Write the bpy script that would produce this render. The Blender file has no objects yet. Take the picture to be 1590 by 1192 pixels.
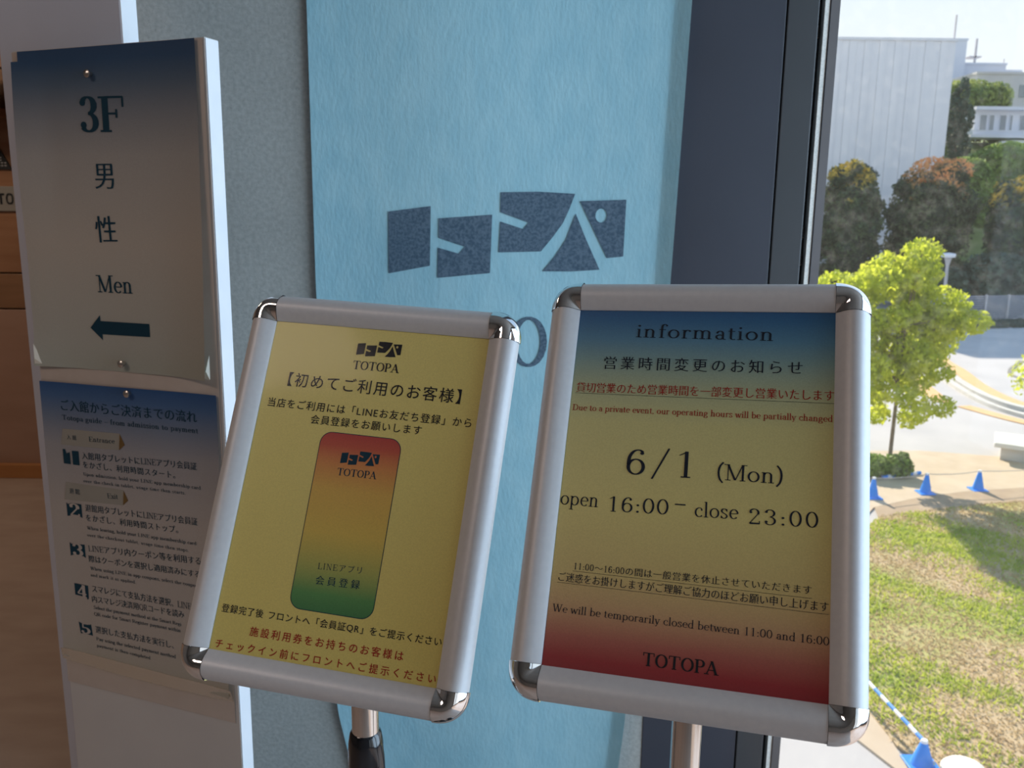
import bpy, bmesh, math, random
import numpy as np
from mathutils import Matrix, Vector

C = bpy.context.collection
SC = bpy.context.scene
rnd = random.Random(7)
PI = math.pi

# ------------------------------------------------------------------ camera, sky, sun, exposure
cam_data = bpy.data.cameras.new('camera')
cam = bpy.data.objects.new('camera', cam_data)
C.objects.link(cam)
SC.camera = cam
cam_data.sensor_width = 36.0
cam_data.lens = 36.0 * 1330.0 / 1590.0
cam_data.clip_start = 0.02
cam_data.clip_end = 900
cam_data.dof.use_dof = True
cam_data.dof.focus_distance = 0.70
cam_data.dof.aperture_fstop = 17.0
cam.matrix_world = Matrix(((0.99993, -0.012, 0.0, 0), (0.00235, 0.19561, -0.98068, 0), (0.01177, 0.98061, 0.19562, 1.35), (0, 0, 0, 1)))

SC.view_settings.view_transform = 'Standard'
SC.view_settings.look = 'None'
SC.view_settings.gamma = 1.0
SC.view_settings.use_curve_mapping = False
SC.view_settings.exposure = 0.0
SC.cycles.use_denoising = True
SC.cycles.max_bounces = 10
SC.cycles.transparent_max_bounces = 24
SC.cycles.sample_clamp_indirect = 4.0
SC.cycles.caustics_reflective = False
SC.cycles.caustics_refractive = False

world = bpy.data.worlds.new('sky')
SC.world = world
world.use_nodes = True
wn, wl = world.node_tree.nodes, world.node_tree.links
wn.clear()
wo = wn.new('ShaderNodeOutputWorld')
wb = wn.new('ShaderNodeBackground')
wt = wn.new('ShaderNodeTexCoord')
ws = wn.new('ShaderNodeSeparateXYZ')
wr = wn.new('ShaderNodeValToRGB')
wl.new(wt.outputs['Generated'], ws.inputs[0])
wl.new(ws.outputs['Z'], wr.inputs[0])
wl.new(wr.outputs[0], wb.inputs[0])
wl.new(wb.outputs[0], wo.inputs[0])
cr = wr.color_ramp
cr.elements[0].position = 0.0
cr.elements[0].color = (0.86, 0.90, 0.93, 1)
cr.elements[1].position = 1.0
cr.elements[1].color = (0.22, 0.42, 0.78, 1)
for p_, c_ in ((0.16, (0.84, 0.91, 0.96, 1)), (0.27, (0.72, 0.85, 0.95, 1)), (0.5, (0.42, 0.62, 0.88, 1))):
    e_ = cr.elements.new(p_)
    e_.color = c_
wb.inputs[1].default_value = 1.08

sun_data = bpy.data.lights.new('sun', 'SUN')
sun_data.energy = 8.0
sun_data.angle = math.radians(0.6)
sun_data.color = (1.0, 0.90, 0.74)
sun = bpy.data.objects.new('sun', sun_data)
C.objects.link(sun)
sun.rotation_euler = Vector((0.20, -1.0, -0.60)).to_track_quat('-Z', 'Y').to_euler()
sun.location = (-4, 20, 12)


def area(name, loc, direction, sx, sy, power, color):
    l = bpy.data.lights.new(name, 'AREA')
    l.shape = 'RECTANGLE'
    l.size, l.size_y = sx, sy
    l.energy = power
    l.color = color
    o = bpy.data.objects.new(name, l)
    C.objects.link(o)
    o.location = loc
    o.rotation_euler = Vector(direction).to_track_quat('-Z', 'Z').to_euler()
    return o


# daylight arriving through the glazed side wall, and the warm ceiling lamp of the lobby
area('side_window_daylight', (2.36, 0.25, 1.38), (-1, 0, 0), 2.3, 2.5, 84, (0.55, 0.77, 1.0))
area('ceiling_lamp_light', (-1.9, -0.6, 2.66), (0, 0, -1), 1.2, 0.6, 19, (1.0, 0.78, 0.66))
area('ceiling_lamp_light', (-3.0, 3.0, 2.66), (0, 0, -1), 1.0, 0.6, 20, (1.0, 0.80, 0.60))


# ------------------------------------------------------------------ materials
def nt(name):
    m = bpy.data.materials.new(name)
    m.use_nodes = True
    n, l = m.node_tree.nodes, m.node_tree.links
    b = n['Principled BSDF']
    return m, n, l, b


def S4(c):
    return (c[0], c[1], c[2], 1)


def srgb(r, g, b, k=1.0):
    f = lambda v: ((v / 255 + 0.055) / 1.055) ** 2.4 if v > 10 else v / 255 / 12.92
    return tuple(min(0.98, f(v) * k) for v in (r, g, b))


def mat(name, col, rough=0.6, metal=0.0, col2=None, scale=8.0, bump=0.0, bscale=60.0, spec=0.5, stretch=None, detail=6, coat=0.0, lo=0.35, hi=0.65):
    m, n, l, b = nt(name)
    b.inputs['Base Color'].default_value = S4(col)
    b.inputs['Roughness'].default_value = rough
    b.inputs['Metallic'].default_value = metal
    b.inputs['Specular IOR Level'].default_value = spec
    b.inputs['Coat Weight'].default_value = coat
    tc = n.new('ShaderNodeTexCoord')
    mp = n.new('ShaderNodeMapping')
    l.new(tc.outputs['Object'], mp.inputs[0])
    if stretch:
        mp.inputs['Scale'].default_value = stretch
    if col2:
        no = n.new('ShaderNodeTexNoise')
        no.inputs['Scale'].default_value = scale
        no.inputs['Detail'].default_value = detail
        l.new(mp.outputs[0], no.inputs['Vector'])
        r = n.new('ShaderNodeValToRGB')
        r.color_ramp.elements[0].position = lo
        r.color_ramp.elements[1].position = hi
        r.color_ramp.elements[0].color = S4(col)
        r.color_ramp.elements[1].color = S4(col2)
        l.new(no.outputs[0], r.inputs[0])
        l.new(r.outputs[0], b.inputs['Base Color'])
    if bump:
        nb = n.new('ShaderNodeTexNoise')
        nb.inputs['Scale'].default_value = bscale
        nb.inputs['Detail'].default_value = 5
        l.new(mp.outputs[0], nb.inputs['Vector'])
        bp = n.new('ShaderNodeBump')
        bp.inputs['Strength'].default_value = bump
        bp.inputs['Distance'].default_value = 0.002
        l.new(nb.outputs[0], bp.inputs['Height'])
        l.new(bp.outputs[0], b.inputs['Normal'])
    return m


def gradient_mat(name, axis, stops, lo, hi, rough=0.5, grain=0.06, coat=0.0):
    """printed gradient along one object axis; stops = [(coordinate, colour)]"""
    m, n, l, b = nt(name)
    tc = n.new('ShaderNodeTexCoord')
    sp = n.new('ShaderNodeSeparateXYZ')
    mr = n.new('ShaderNodeMapRange')
    r = n.new('ShaderNodeValToRGB')
    l.new(tc.outputs['Object'], sp.inputs[0])
    l.new(sp.outputs[axis], mr.inputs[0])
    mr.inputs[1].default_value = lo
    mr.inputs[2].default_value = hi
    l.new(mr.outputs[0], r.inputs[0])
    els = r.color_ramp.elements
    for i, (p, c) in enumerate(stops):
        t = (p - lo) / (hi - lo)
        e = els[i] if i < 2 and i < len(els) else els.new(t)
        e.position = t
        e.color = S4(c)
    nz = n.new('ShaderNodeTexNoise')
    nz.inputs['Scale'].default_value = 900
    l.new(tc.outputs['Object'], nz.inputs['Vector'])
    mx = n.new('ShaderNodeMixRGB')
    mx.blend_type = 'MULTIPLY'
    mx.inputs[0].default_value = grain * 4
    l.new(r.outputs[0], mx.inputs[1])
    l.new(nz.outputs[0], mx.inputs[2])
    l.new(mx.outputs[0], b.inputs['Base Color'])
    b.inputs['Roughness'].default_value = rough
    b.inputs['Coat Weight'].default_value = coat
    return m


def clear_mat(name, rough=0.02, veil=0.0, veil_col=(1, 1, 1), tint=(1, 1, 1), dirt=0.0, gloss=1.0, front=False):
    """thin clear sheet: fresnel reflection over a transparent layer, with a scattering veil (outdoor haze on the window) and a little dust"""
    m = bpy.data.materials.new(name)
    m.use_nodes = True
    n, l = m.node_tree.nodes, m.node_tree.links
    n.clear()
    o = n.new('ShaderNodeOutputMaterial')
    tr = n.new('ShaderNodeBsdfTransparent')
    tr.inputs[0].default_value = S4(tint)
    gl = n.new('ShaderNodeBsdfGlossy')
    gl.inputs['Roughness'].default_value = rough
    fr = n.new('ShaderNodeFresnel')
    fr.inputs[0].default_value = 1.4
    mg = n.new('ShaderNodeMath')
    mg.operation = 'MULTIPLY'
    mg.inputs[1].default_value = gloss
    l.new(fr.outputs[0], mg.inputs[0])
    mx = n.new('ShaderNodeMixShader')
    l.new(mg.outputs[0], mx.inputs[0])
    l.new(tr.outputs[0], mx.inputs[1])
    l.new(gl.outputs[0], mx.inputs[2])
    last = mx
    if veil or dirt:
        df = n.new('ShaderNodeBsdfDiffuse' if front else 'ShaderNodeBsdfTranslucent')
        df.inputs[0].default_value = S4(veil_col)
        m2 = n.new('ShaderNodeMixShader')
        m2.inputs[0].default_value = veil
        if dirt:
            tc = n.new('ShaderNodeTexCoord')
            no = n.new('ShaderNodeTexNoise')
            no.inputs['Scale'].default_value = 60
            no.inputs['Detail'].default_value = 4
            l.new(tc.outputs['Object'], no.inputs['Vector'])
            mr = n.new('ShaderNodeMapRange')
            mr.inputs[1].default_value = 0.5
            mr.inputs[2].default_value = 0.8
            mr.inputs[3].default_value = veil
            mr.inputs[4].default_value = veil + dirt
            l.new(no.outputs[0], mr.inputs[0])
            l.new(mr.outputs[0], m2.inputs[0])
        l.new(mx.outputs[0], m2.inputs[1])
        l.new(df.outputs[0], m2.inputs[2])
        last = m2
    l.new(last.outputs[0], o.inputs[0])
    return m


def leaf_mat(name, c1, c2, trans=0.35, top=None, z0=0.0, z1=1.0, scale=1.2):
    """leaves: noise between two greens, new growth of another colour above z0..z1 (object space)"""
    m, n, l, b = nt(name)
    tc = n.new('ShaderNodeTexCoord')
    no = n.new('ShaderNodeTexNoise')
    no.inputs['Scale'].default_value = scale
    no.inputs['Detail'].default_value = 8
    l.new(tc.outputs['Object'], no.inputs['Vector'])
    r = n.new('ShaderNodeValToRGB')
    r.color_ramp.elements[0].position = 0.38
    r.color_ramp.elements[1].position = 0.62
    r.color_ramp.elements[0].color = S4(c1)
    r.color_ramp.elements[1].color = S4(c2)
    l.new(no.outputs[0], r.inputs[0])
    out = r.outputs[0]
    if top:
        at = n.new('ShaderNodeAttribute')
        at.attribute_name = 'fresh'
        ad = n.new('ShaderNodeMath')
        ad.operation = 'ADD'
        n2 = n.new('ShaderNodeMath')
        n2.operation = 'MULTIPLY_ADD'
        n2.inputs[1].default_value = 0.9
        n2.inputs[2].default_value = -0.45
        l.new(no.outputs[0], n2.inputs[0])
        l.new(at.outputs['Fac'], ad.inputs[0])
        l.new(n2.outputs[0], ad.inputs[1])
        mr = n.new('ShaderNodeMapRange')
        mr.inputs[1].default_value = z0
        mr.inputs[2].default_value = z1
        l.new(ad.outputs[0], mr.inputs[0])
        mx = n.new('ShaderNodeMixRGB')
        l.new(mr.outputs[0], mx.inputs[0])
        l.new(out, mx.inputs[1])
        mx.inputs[2].default_value = S4(top)
        out = mx.outputs[0]
    l.new(out, b.inputs['Base Color'])
    b.inputs['Roughness'].default_value = 0.6
    b.inputs['Specular IOR Level'].default_value = 0.2
    tl = n.new('ShaderNodeBsdfTranslucent')
    l.new(out, tl.inputs[0])
    mxs = n.new('ShaderNodeMixShader')
    mxs.inputs[0].default_value = trans
    l.new(b.outputs[0], mxs.inputs[1])
    l.new(tl.outputs[0], mxs.inputs[2])
    l.new(mxs.outputs[0], n['Material Output'].inputs[0])
    return m


def concrete_mat(name, base, dark, spots):
    m, n, l, b = nt(name)
    tc = n.new('ShaderNodeTexCoord')
    big = n.new('ShaderNodeTexNoise')
    big.inputs['Scale'].default_value = 5
    big.inputs['Detail'].default_value = 8
    fine = n.new('ShaderNodeTexNoise')
    fine.inputs['Scale'].default_value = 130
    fine.inputs['Detail'].default_value = 4
    mid = n.new('ShaderNodeTexNoise')
    mid.inputs['Scale'].default_value = 300
    mid.inputs['Detail'].default_value = 2
    for x in (big, fine, mid):
        l.new(tc.outputs['Object'], x.inputs['Vector'])
    r = n.new('ShaderNodeValToRGB')
    r.color_ramp.elements[0].position = 0.3
    r.color_ramp.elements[1].position = 0.7
    r.color_ramp.elements[0].color = S4(dark)
    r.color_ramp.elements[1].color = S4(base)
    l.new(big.outputs[0], r.inputs[0])
    r2 = n.new('ShaderNodeValToRGB')
    r2.color_ramp.elements[0].position = 0.27
    r2.color_ramp.elements[1].position = 0.36
    r2.color_ramp.elements[0].color = S4(spots)
    r2.color_ramp.elements[1].color = (1, 1, 1, 1)
    l.new(mid.outputs[0], r2.inputs[0])
    mx = n.new('ShaderNodeMixRGB')
    mx.blend_type = 'MULTIPLY'
    mx.inputs[0].default_value = 0.8
    l.new(r.outputs[0], mx.inputs[1])
    l.new(r2.outputs[0], mx.inputs[2])
    r3 = n.new('ShaderNodeValToRGB')
    r3.color_ramp.elements[0].position = 0.35
    r3.color_ramp.elements[1].position = 0.65
    r3.color_ramp.elements[0].color = (0.87, 0.87, 0.87, 1)
    r3.color_ramp.elements[1].color = (1.04, 1.04, 1.04, 1)
    l.new(fine.outputs[0], r3.inputs[0])
    m2 = n.new('ShaderNodeMixRGB')
    m2.blend_type = 'MULTIPLY'
    m2.inputs[0].default_value = 1.0
    l.new(mx.outputs[0], m2.inputs[1])
    l.new(r3.outputs[0], m2.inputs[2])
    l.new(m2.outputs[0], b.inputs['Base Color'])
    bp = n.new('ShaderNodeBump')
    bp.inputs['Strength'].default_value = 0.35
    bp.inputs['Distance'].default_value = 0.002
    l.new(fine.outputs[0], bp.inputs['Height'])
    l.new(bp.outputs[0], b.inputs['Normal'])
    b.inputs['Roughness'].default_value = 0.8
    return m


def wood_mat(name, c1, c2, rough=0.45, sc=(1, 1, 9), scale=3.0):
    return mat(name, c1, rough, col2=c2, scale=scale, stretch=sc, bump=0.15, bscale=20, detail=8, lo=0.3, hi=0.72)


M = {}
M['concrete'] = concrete_mat('bare_concrete', (0.50, 0.515, 0.485), (0.43, 0.445, 0.42), (0.62, 0.62, 0.62))
M['plaster'] = mat('warm_plaster', (0.20, 0.165, 0.14), 0.8, col2=(0.24, 0.20, 0.17), scale=4, bump=0.1)
M['ceiling'] = mat('ceiling_paint', (0.17, 0.155, 0.14), 0.85, col2=(0.20, 0.18, 0.165), scale=3)
M['floor'] = mat('brown_stone_floor', (0.34, 0.25, 0.205), 0.42, col2=(0.40, 0.305, 0.255), scale=4, stretch=(1, 2.5, 1), detail=10, bump=0.1, bscale=8)
M['white_board'] = mat('white_laminate', (0.53, 0.50, 0.48), 0.55, col2=(0.56, 0.53, 0.50), scale=6)
M['tan_board'] = mat('unbleached_board', (0.50, 0.42, 0.36), 0.7, col2=(0.53, 0.45, 0.39), scale=30)
M['edge_white'] = mat('white_board_edge', (0.78, 0.80, 0.84), 0.6, col2=(0.84, 0.85, 0.88), scale=12)
M['lavender'] = mat('pale_grey_board', (0.55, 0.57, 0.65), 0.6, col2=(0.58, 0.60, 0.68), scale=5)
M['alu'] = mat('anodised_aluminium', (0.63, 0.635, 0.655), 0.46, metal=0.12, col2=(0.66, 0.665, 0.68), scale=220, spec=0.5)
M['chrome'] = mat('chrome', (0.90, 0.90, 0.90), 0.05, metal=1.0)
M['steel'] = mat('brushed_steel_tube', (0.80, 0.78, 0.75), 0.14, metal=1.0, col2=(0.72, 0.70, 0.67), scale=4, stretch=(400, 400, 1))
M['black_gloss'] = mat('black_glossy_plastic', (0.012, 0.013, 0.016), 0.12, spec=0.7)
M['black_mat'] = mat('black_rubber', (0.010, 0.011, 0.013), 0.6)
M['dark_frame'] = mat('dark_anodised_frame', (0.050, 0.057, 0.077), 0.36, spec=0.7, col2=(0.044, 0.050, 0.068), scale=4, bump=0.03)
M['dark_frame2'] = mat('charcoal_anodised_frame', (0.062, 0.068, 0.074), 0.34, spec=0.6, col2=(0.055, 0.060, 0.066), scale=4)
M['grey_frame'] = mat('grey_window_bead', (0.16, 0.15, 0.15), 0.5, col2=(0.14, 0.13, 0.13), scale=6)
M['backing'] = mat('grey_backing_plate', (0.25, 0.25, 0.26), 0.6)
M['cover'] = clear_mat('clear_cover_sheet', rough=0.10, gloss=0.25)
M['glass'] = clear_mat('window_glass', rough=0.0, veil=0.008, veil_col=(0.95, 0.97, 1.0), dirt=0.02, gloss=0.12)  # even veil puts the outdoor haze into the pane; specks are its dirt
M['tape'] = clear_mat('aged_clear_tape', rough=0.25, veil=0.22, veil_col=(0.72, 0.60, 0.36), tint=(0.97, 0.91, 0.74), front=True)
M['ink_black'] = mat('black_ink', (0.016, 0.018, 0.022), 0.7, spec=0.2)
M['ink_navy'] = mat('navy_ink', (0.014, 0.020, 0.034), 0.7, spec=0.2)
M['ink_red'] = mat('red_ink', (0.36, 0.022, 0.018), 0.7, spec=0.2)
M['ink_teal'] = mat('dark_teal_ink', (0.008, 0.040, 0.065), 0.7, spec=0.2)
M['ink_brown'] = mat('brown_ink', (0.17, 0.10, 0.035), 0.7, spec=0.2)
M['ink_box'] = mat('grey_olive_ink', (0.315, 0.295, 0.25), 0.7, spec=0.2)
M['ink_open'] = mat('bare_paper_figure', (0.46, 0.405, 0.36), 0.7, spec=0.2)
M['ink_logo'] = mat('slate_ink_on_cloth', (0.075, 0.125, 0.180), 0.9, col2=(0.135, 0.20, 0.265), scale=210, detail=4, bump=0.3, bscale=200, spec=0.1, lo=0.38, hi=0.60)
M['cloth'] = mat('pale_blue_cloth', (0.345, 0.63, 0.735), 0.85, col2=(0.395, 0.68, 0.775), scale=16, stretch=(2.2, 2.2, 0.9), bump=0.38, bscale=75, spec=0.15, detail=8)
M['pin'] = mat('steel_pin', (0.62, 0.58, 0.54), 0.3, metal=1.0)
M['sheet_yellow'] = gradient_mat('yellow_print', 'Y', [(-0.14, (0.76, 0.63, 0.175)), (0.14, (0.80, 0.69, 0.215))], -0.14, 0.14, coat=0.0)
M['sheet_info'] = gradient_mat('blue_yellow_red_print', 'Y', [
    (-0.14, (0.30, 0.022, 0.030)), (0.14, (0.012, 0.10, 0.29)), (-0.128, (0.36, 0.030, 0.036)), (-0.113, (0.46, 0.14, 0.10)),
    (-0.094, (0.61, 0.38, 0.19)), (-0.068, (0.71, 0.57, 0.225)), (-0.02, (0.80, 0.71, 0.27)), (0.045, (0.72, 0.69, 0.30)),
    (0.075, (0.46, 0.54, 0.34)), (0.095, (0.24, 0.40, 0.39)), (0.112, (0.095, 0.27, 0.42)), (0.128, (0.030, 0.155, 0.34))], -0.14, 0.14, coat=0.0)
M['phone'] = gradient_mat('red_yellow_green_print', 'Y', [
    (-0.097, (0.045, 0.21, 0.065)), (0.047, (0.46, 0.030, 0.028)), (-0.083, (0.09, 0.29, 0.08)), (-0.062, (0.42, 0.43, 0.10)),
    (-0.035, (0.70, 0.50, 0.09)), (0.0, (0.70, 0.43, 0.08)), (0.022, (0.66, 0.24, 0.06)), (0.036, (0.54, 0.075, 0.035))], -0.097, 0.047, coat=0.0)
M['sheet_three'] = gradient_mat('blue_grey_tan_print', 'Z', [
    (1.11, (0.43, 0.44, 0.37)), (1.565, (0.014, 0.058, 0.14)), (1.16, (0.47, 0.46, 0.40)), (1.30, (0.52, 0.46, 0.39)),
    (1.42, (0.40, 0.37, 0.34)), (1.475, (0.23, 0.24, 0.26)), (1.515, (0.085, 0.13, 0.19)), (1.545, (0.020, 0.07, 0.155))], 1.11, 1.565, rough=0.55)
M['sheet_guide'] = gradient_mat('blue_to_cream_print', 'Z', [
    (0.64, (0.46, 0.42, 0.34)), (1.10, (0.020, 0.085, 0.24)), (0.70, (0.49, 0.43, 0.37)), (0.90, (0.47, 0.415, 0.37)),
    (1.00, (0.35, 0.335, 0.34)), (1.045, (0.17, 0.215, 0.30)), (1.075, (0.065, 0.14, 0.29))], 0.64, 1.10, rough=0.55)
M['paper_back'] = mat('cream_paper', (0.74, 0.70, 0.60), 0.7)


# ------------------------------------------------------------------ where the writing sits on each sheet (millimetres)
LEFT_TEXT = [
    ('TOTOPA', 'serifb', -18.4, 101.6, 22.8, 101.8, 7.41),
    ('【初めてご利用のお客様】', 'cjk', -73.9, 81.7, 78.9, 81.1, 12.09),
    ('当店をご利用には「LINEお友だち登録」から', 'cjk', -88.1, 62.6, 91.0, 62.5, 7.8),
    ('会員登録をお願いします', 'cjk', -46.6, 51.7, 50.6, 52.2, 7.71),
    ('TOTOPA', 'serifb_t', -14.8, 11.8, 19.4, 12.2, 6.01),
    ('LINEアプリ', 'min_t', -16.3, -64.7, 20.7, -63.3, 6.04),
    ('会員登録', 'minb_t', -16.1, -76.2, 21.3, -75.1, 7.14),
    ('登録完了後 フロントへ「会員証QR」をご提示ください', 'cjk', -91.3, -108.3, 93.9, -107.5, 6.61),
    ('施設利用券をお持ちのお客様は', 'cjk_r', -63.2, -122.9, 65.8, -122.6, 7.3),
    ('チェックイン前にフロントへご提示ください', 'cjk_r', -90.3, -136.1, 93.8, -134.8, 7.01),
]
RIGHT_TEXT = [
    ('information', 'serifw', -49.3, 113.5, 52.3, 112.6, 11.29),
    ('営業時間変更のお知らせ', 'min', -72.2, 86.6, 73.6, 86.9, 10.7),
    ('貸切営業のため営業時間を一部変更し営業いたします', 'min_r', -92.0, 67.2, 95.5, 67.9, 8.2),
    ('Due to a private event, our operating hours will be partially changed', 'serif_r', -93.4, 52.6, 94.6, 52.5, 4.8),
    ('6/1', 'serif', -47.7, 5.4, -1.0, 5.7, 19.41),
    ('(Mon)', 'serif', 17.9, 5.9, 62.4, 5.8, 11.7),
    ('open', 'serif', -94.7, -20.7, -66.2, -20.7, 7.1),
    ('16:00', 'serif', -57.9, -23.0, -14.8, -22.1, 11.12),
    ('–', 'serif', -10.5, -19.6, -2.9, -19.5, 10.91),
    ('close', 'serif', 3.8, -22.0, 34.0, -21.3, 11.11),
    ('23:00', 'serif', 41.2, -23.9, 86.7, -22.9, 10.91),
    ('11:00〜16:00の間は一般営業を休止させていただきます', 'min', -79.3, -67.5, 83.5, -67.7, 5.9),
    ('ご迷惑をお掛けしますがご理解ご協力のほどお願い申し上げます', 'min', -89.9, -76.4, 94.3, -77.9, 6.69),
    ('We will be temporarily closed between 11:00 and 16:00', 'serif', -92.1, -98.0, 95.0, -99.1, 5.4),
    ('TOTOPA', 'serifb', -24.7, -126.7, 26.3, -126.9, 8.7),
]
UP_TEXT = [
    ('3F', 'serifb_n', -209.1, 1451.9, -133.2, 1450.4, 46.39),
    ('男', 'min_n', -192.4, 1375.7, -155.3, 1375.7, 36.6),
    ('性', 'min_n', -198.5, 1302.2, -155.6, 1303.2, 37.5),
    ('Men', 'serif_n', -205.2, 1232.9, -141.0, 1233.4, 24.28),
]
LOW_TEXT = [
    ('ご入館からご決済までの流れ', 'min_n', -291.5, 1053.1, -43.3, 1056.9, 17.47),
    ('Totopa guide – from admission to payment', 'serif_n', -291.2, 1039.1, -42.7, 1042.3, 7.59),
    ('入館', 'min_n', -285.4, 1009.1, -266.8, 1009.4, 7.78),
    ('Entrance', 'serif_n', -242.7, 1010.3, -194.0, 1011.8, 7.47),
    ('入館用タブレットにLINEアプリ会員証', 'min_n', -259.2, 981.2, -48.6, 987.9, 11.45),
    ('をかざし、利用時間スタート。', 'min_n', -258.7, 967.6, -88.5, 970.4, 11.08),
    ('Upon admission, hold your LINE app membership card', 'serif_n', -259.4, 955.6, -44.3, 959.9, 5.09),
    ('over the check-in tablet, usage time then starts.', 'serif_n', -260.6, 944.9, -72.6, 948.7, 5.09),
    ('退館', 'min_n', -290.1, 923.4, -269.8, 924.1, 8.96),
    ('Exit', 'serif_n', -217.2, 925.1, -197.1, 926.1, 7.75),
    ('退館用タブレットにLINEアプリ会員証', 'min_n', -262.0, 898.6, -53.4, 904.5, 11.76),
    ('をかざし、利用時間ストップ。', 'min_n', -262.3, 883.1, -89.9, 887.5, 11.36),
    ('When leaving, hold your LINE app membership card', 'serif_n', -262.3, 869.7, -58.2, 874.2, 5.29),
    ('over the checkout tablet, usage time then stops.', 'serif_n', -263.2, 858.4, -73.2, 861.3, 5.29),
    ('LINEアプリ内クーポン等を利用する', 'min_n', -263.3, 833.0, -51.7, 845.0, 12.01),
    ('際はクーポンを選択し適用済みにする', 'min_n', -264.3, 816.2, -54.6, 824.0, 11.54),
    ('When using LINE in-app coupons, select the coupon', 'serif_n', -263.6, 803.8, -59.6, 808.6, 5.38),
    ('and mark it as applied.', 'serif_n', -263.9, 793.0, -176.8, 794.7, 5.29),
    ('スマレジにて支払方法を選択、LINE', 'min_n', -263.8, 766.8, -74.3, 770.1, 12.38),
    ('内スマレジ決済用QRコードを読み', 'min_n', -265.7, 749.5, -88.8, 754.9, 11.85),
    ('Select the payment method at the Smart Regi', 'serif_n', -263.9, 738.8, -95.2, 741.5, 5.49),
    ('QR code for Smart Register payment within', 'serif_n', -264.2, 727.7, -97.3, 730.9, 5.49),
    ('選択した支払方法を実行し、', 'min_n', -263.8, 698.7, -111.9, 701.3, 12.08),
    ('Pay using the selected payment method', 'serif_n', -263.7, 686.3, -109.0, 686.5, 5.6),
    ('payment is then completed', 'serif_n', -263.4, 675.2, -158.4, 674.6, 5.5),
]
RIGHT_LINES = [[(-92.5, 66.4), (95.9, 66.0)], [(-80.1, -68.3), (83.7, -70.3)], [(-90.7, -77.4), (94.8, -79.5)]]
UP_ARROW = [(-223.0, 1181.1), (-203.6, 1200.4), (-203.5, 1191.8), (-115.0, 1192.4), (-115.2, 1174.0), (-201.9, 1172.8), (-201.7, 1164.0)]
LOW_BOX = [[(-292.7, 1024.9), (-183.7, 1027.9), (-187.6, 1002.5), (-298.6, 999.7)], [(-296.2, 941.3), (-185.3, 941.6), (-188.5, 917.6), (-301.6, 912.6)]]
LOW_TRI = [[(-183.7, 1027.7), (-175.8, 1011.5), (-187.3, 1002.6)], [(-185.4, 941.2), (-178.3, 926.2), (-188.5, 917.6)]]
NUM_BOX = [[(-295.9, 993.2), (-265.3, 992.4), (-267.9, 969.3), (-297.7, 970.7)], [(-298.9, 908.7), (-269.5, 909.3), (-270.3, 888.6), (-298.2, 886.4)], [(-299.9, 843.8), (-270.4, 845.1), (-271.7, 823.4), (-301.2, 821.7)], [(-298.7, 776.3), (-271.5, 777.2), (-272.4, 752.7), (-300.3, 752.0)], [(-297.1, 711.8), (-270.2, 713.1), (-271.1, 691.1), (-295.7, 692.1)]]
UP_SHEET = [(-324.3, 1561.0), (-9.0, 1562.7), (-12.2, 1122.0), (-330.5, 1118.9)]
LOW_SHEET = [(-329.7, 1095.4), (-7.3, 1099.8), (-11.2, 643.6), (-331.5, 648.2)]
BOARD = [(-326.5, 1562.8), (2.1, 1564.4), (-2.2, 526.2), (-333.5, 441.5)]
LOGO = [[(-228.7, 1349.8), (-151.2, 1360.6), (-153.3, 1253.4), (-229.8, 1238.5)], [(-136.8, 1338.9), (-39.6, 1346.7), (-43.0, 1241.4), (-140.0, 1231.4), (-138.0, 1286.3), (-100.2, 1276.0), (-89.0, 1288.6), (-137.3, 1304.2)], [(-24.4, 1386.5), (42.2, 1388.3), (110.2, 1385.4), (100.1, 1357.6), (88.9, 1332.6), (70.8, 1307.3), (50.2, 1281.8), (-27.5, 1279.2), (-24.6, 1334.6), (16.9, 1321.7), (26.2, 1333.5), (-24.8, 1351.2)], [(112.2, 1350.5), (132.1, 1304.7), (158.6, 1249.6), (106.3, 1245.9), (53.3, 1245.6), (75.0, 1272.0), (94.7, 1302.6)], [(119.3, 1372.4), (203.2, 1376.0), (201.2, 1274.2), (171.3, 1271.1)], [(158.6, 1347.4), (169.1, 1347.5), (158.2, 1360.0)]]


# ------------------------------------------------------------------ object helpers
BF = None


def tagp(o, label=None, cat=None, group=None, kind=None):
    if label:
        o['label'] = label
    if cat:
        o['category'] = cat
    if group:
        o['group'] = group
    if kind:
        o['kind'] = kind
    return o


def thing(name, label, cat, loc=(0, 0, 0), group=None, kind=None):
    o = bpy.data.objects.new(name, None)
    C.objects.link(o)
    o.location = loc
    o.empty_display_size = 0.05
    return tagp(o, label, cat, group, kind)


def link(name, me, m, parent=None, world_m=None, smooth=False):
    """link a mesh; world_m is the matrix of the mesh's own frame, turned into the parent's frame"""
    o = bpy.data.objects.new(name, me)
    C.objects.link(o)
    if m is not None:
        me.materials.clear()
        for x in (m if isinstance(m, (list, tuple)) else [m]):
            me.materials.append(x)
    if smooth:
        me.polygons.foreach_set('use_smooth', [True] * len(me.polygons))
    wm = world_m if world_m is not None else Matrix.Identity(4)
    if BF is not None and world_m is BF:      # meshes on the poster board are written with y towards the viewer
        me.transform(Matrix.Diagonal((1, -1, 1, 1)))
        me.flip_normals()
    if parent is not None:
        o.parent = parent
        pm = Matrix.Identity(4)
        p = parent
        chain = []
        while p is not None:
            chain.append(p)
            p = p.parent
        for q in reversed(chain):
            pm = pm @ q.matrix_basis
        o.matrix_basis = pm.inverted() @ wm
    else:
        o.matrix_basis = wm
    return o


def mesh(name, verts, faces):
    me = bpy.data.meshes.new(name)
    me.from_pydata([tuple(v) for v in verts], [], faces)
    me.update()
    return me


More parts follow.
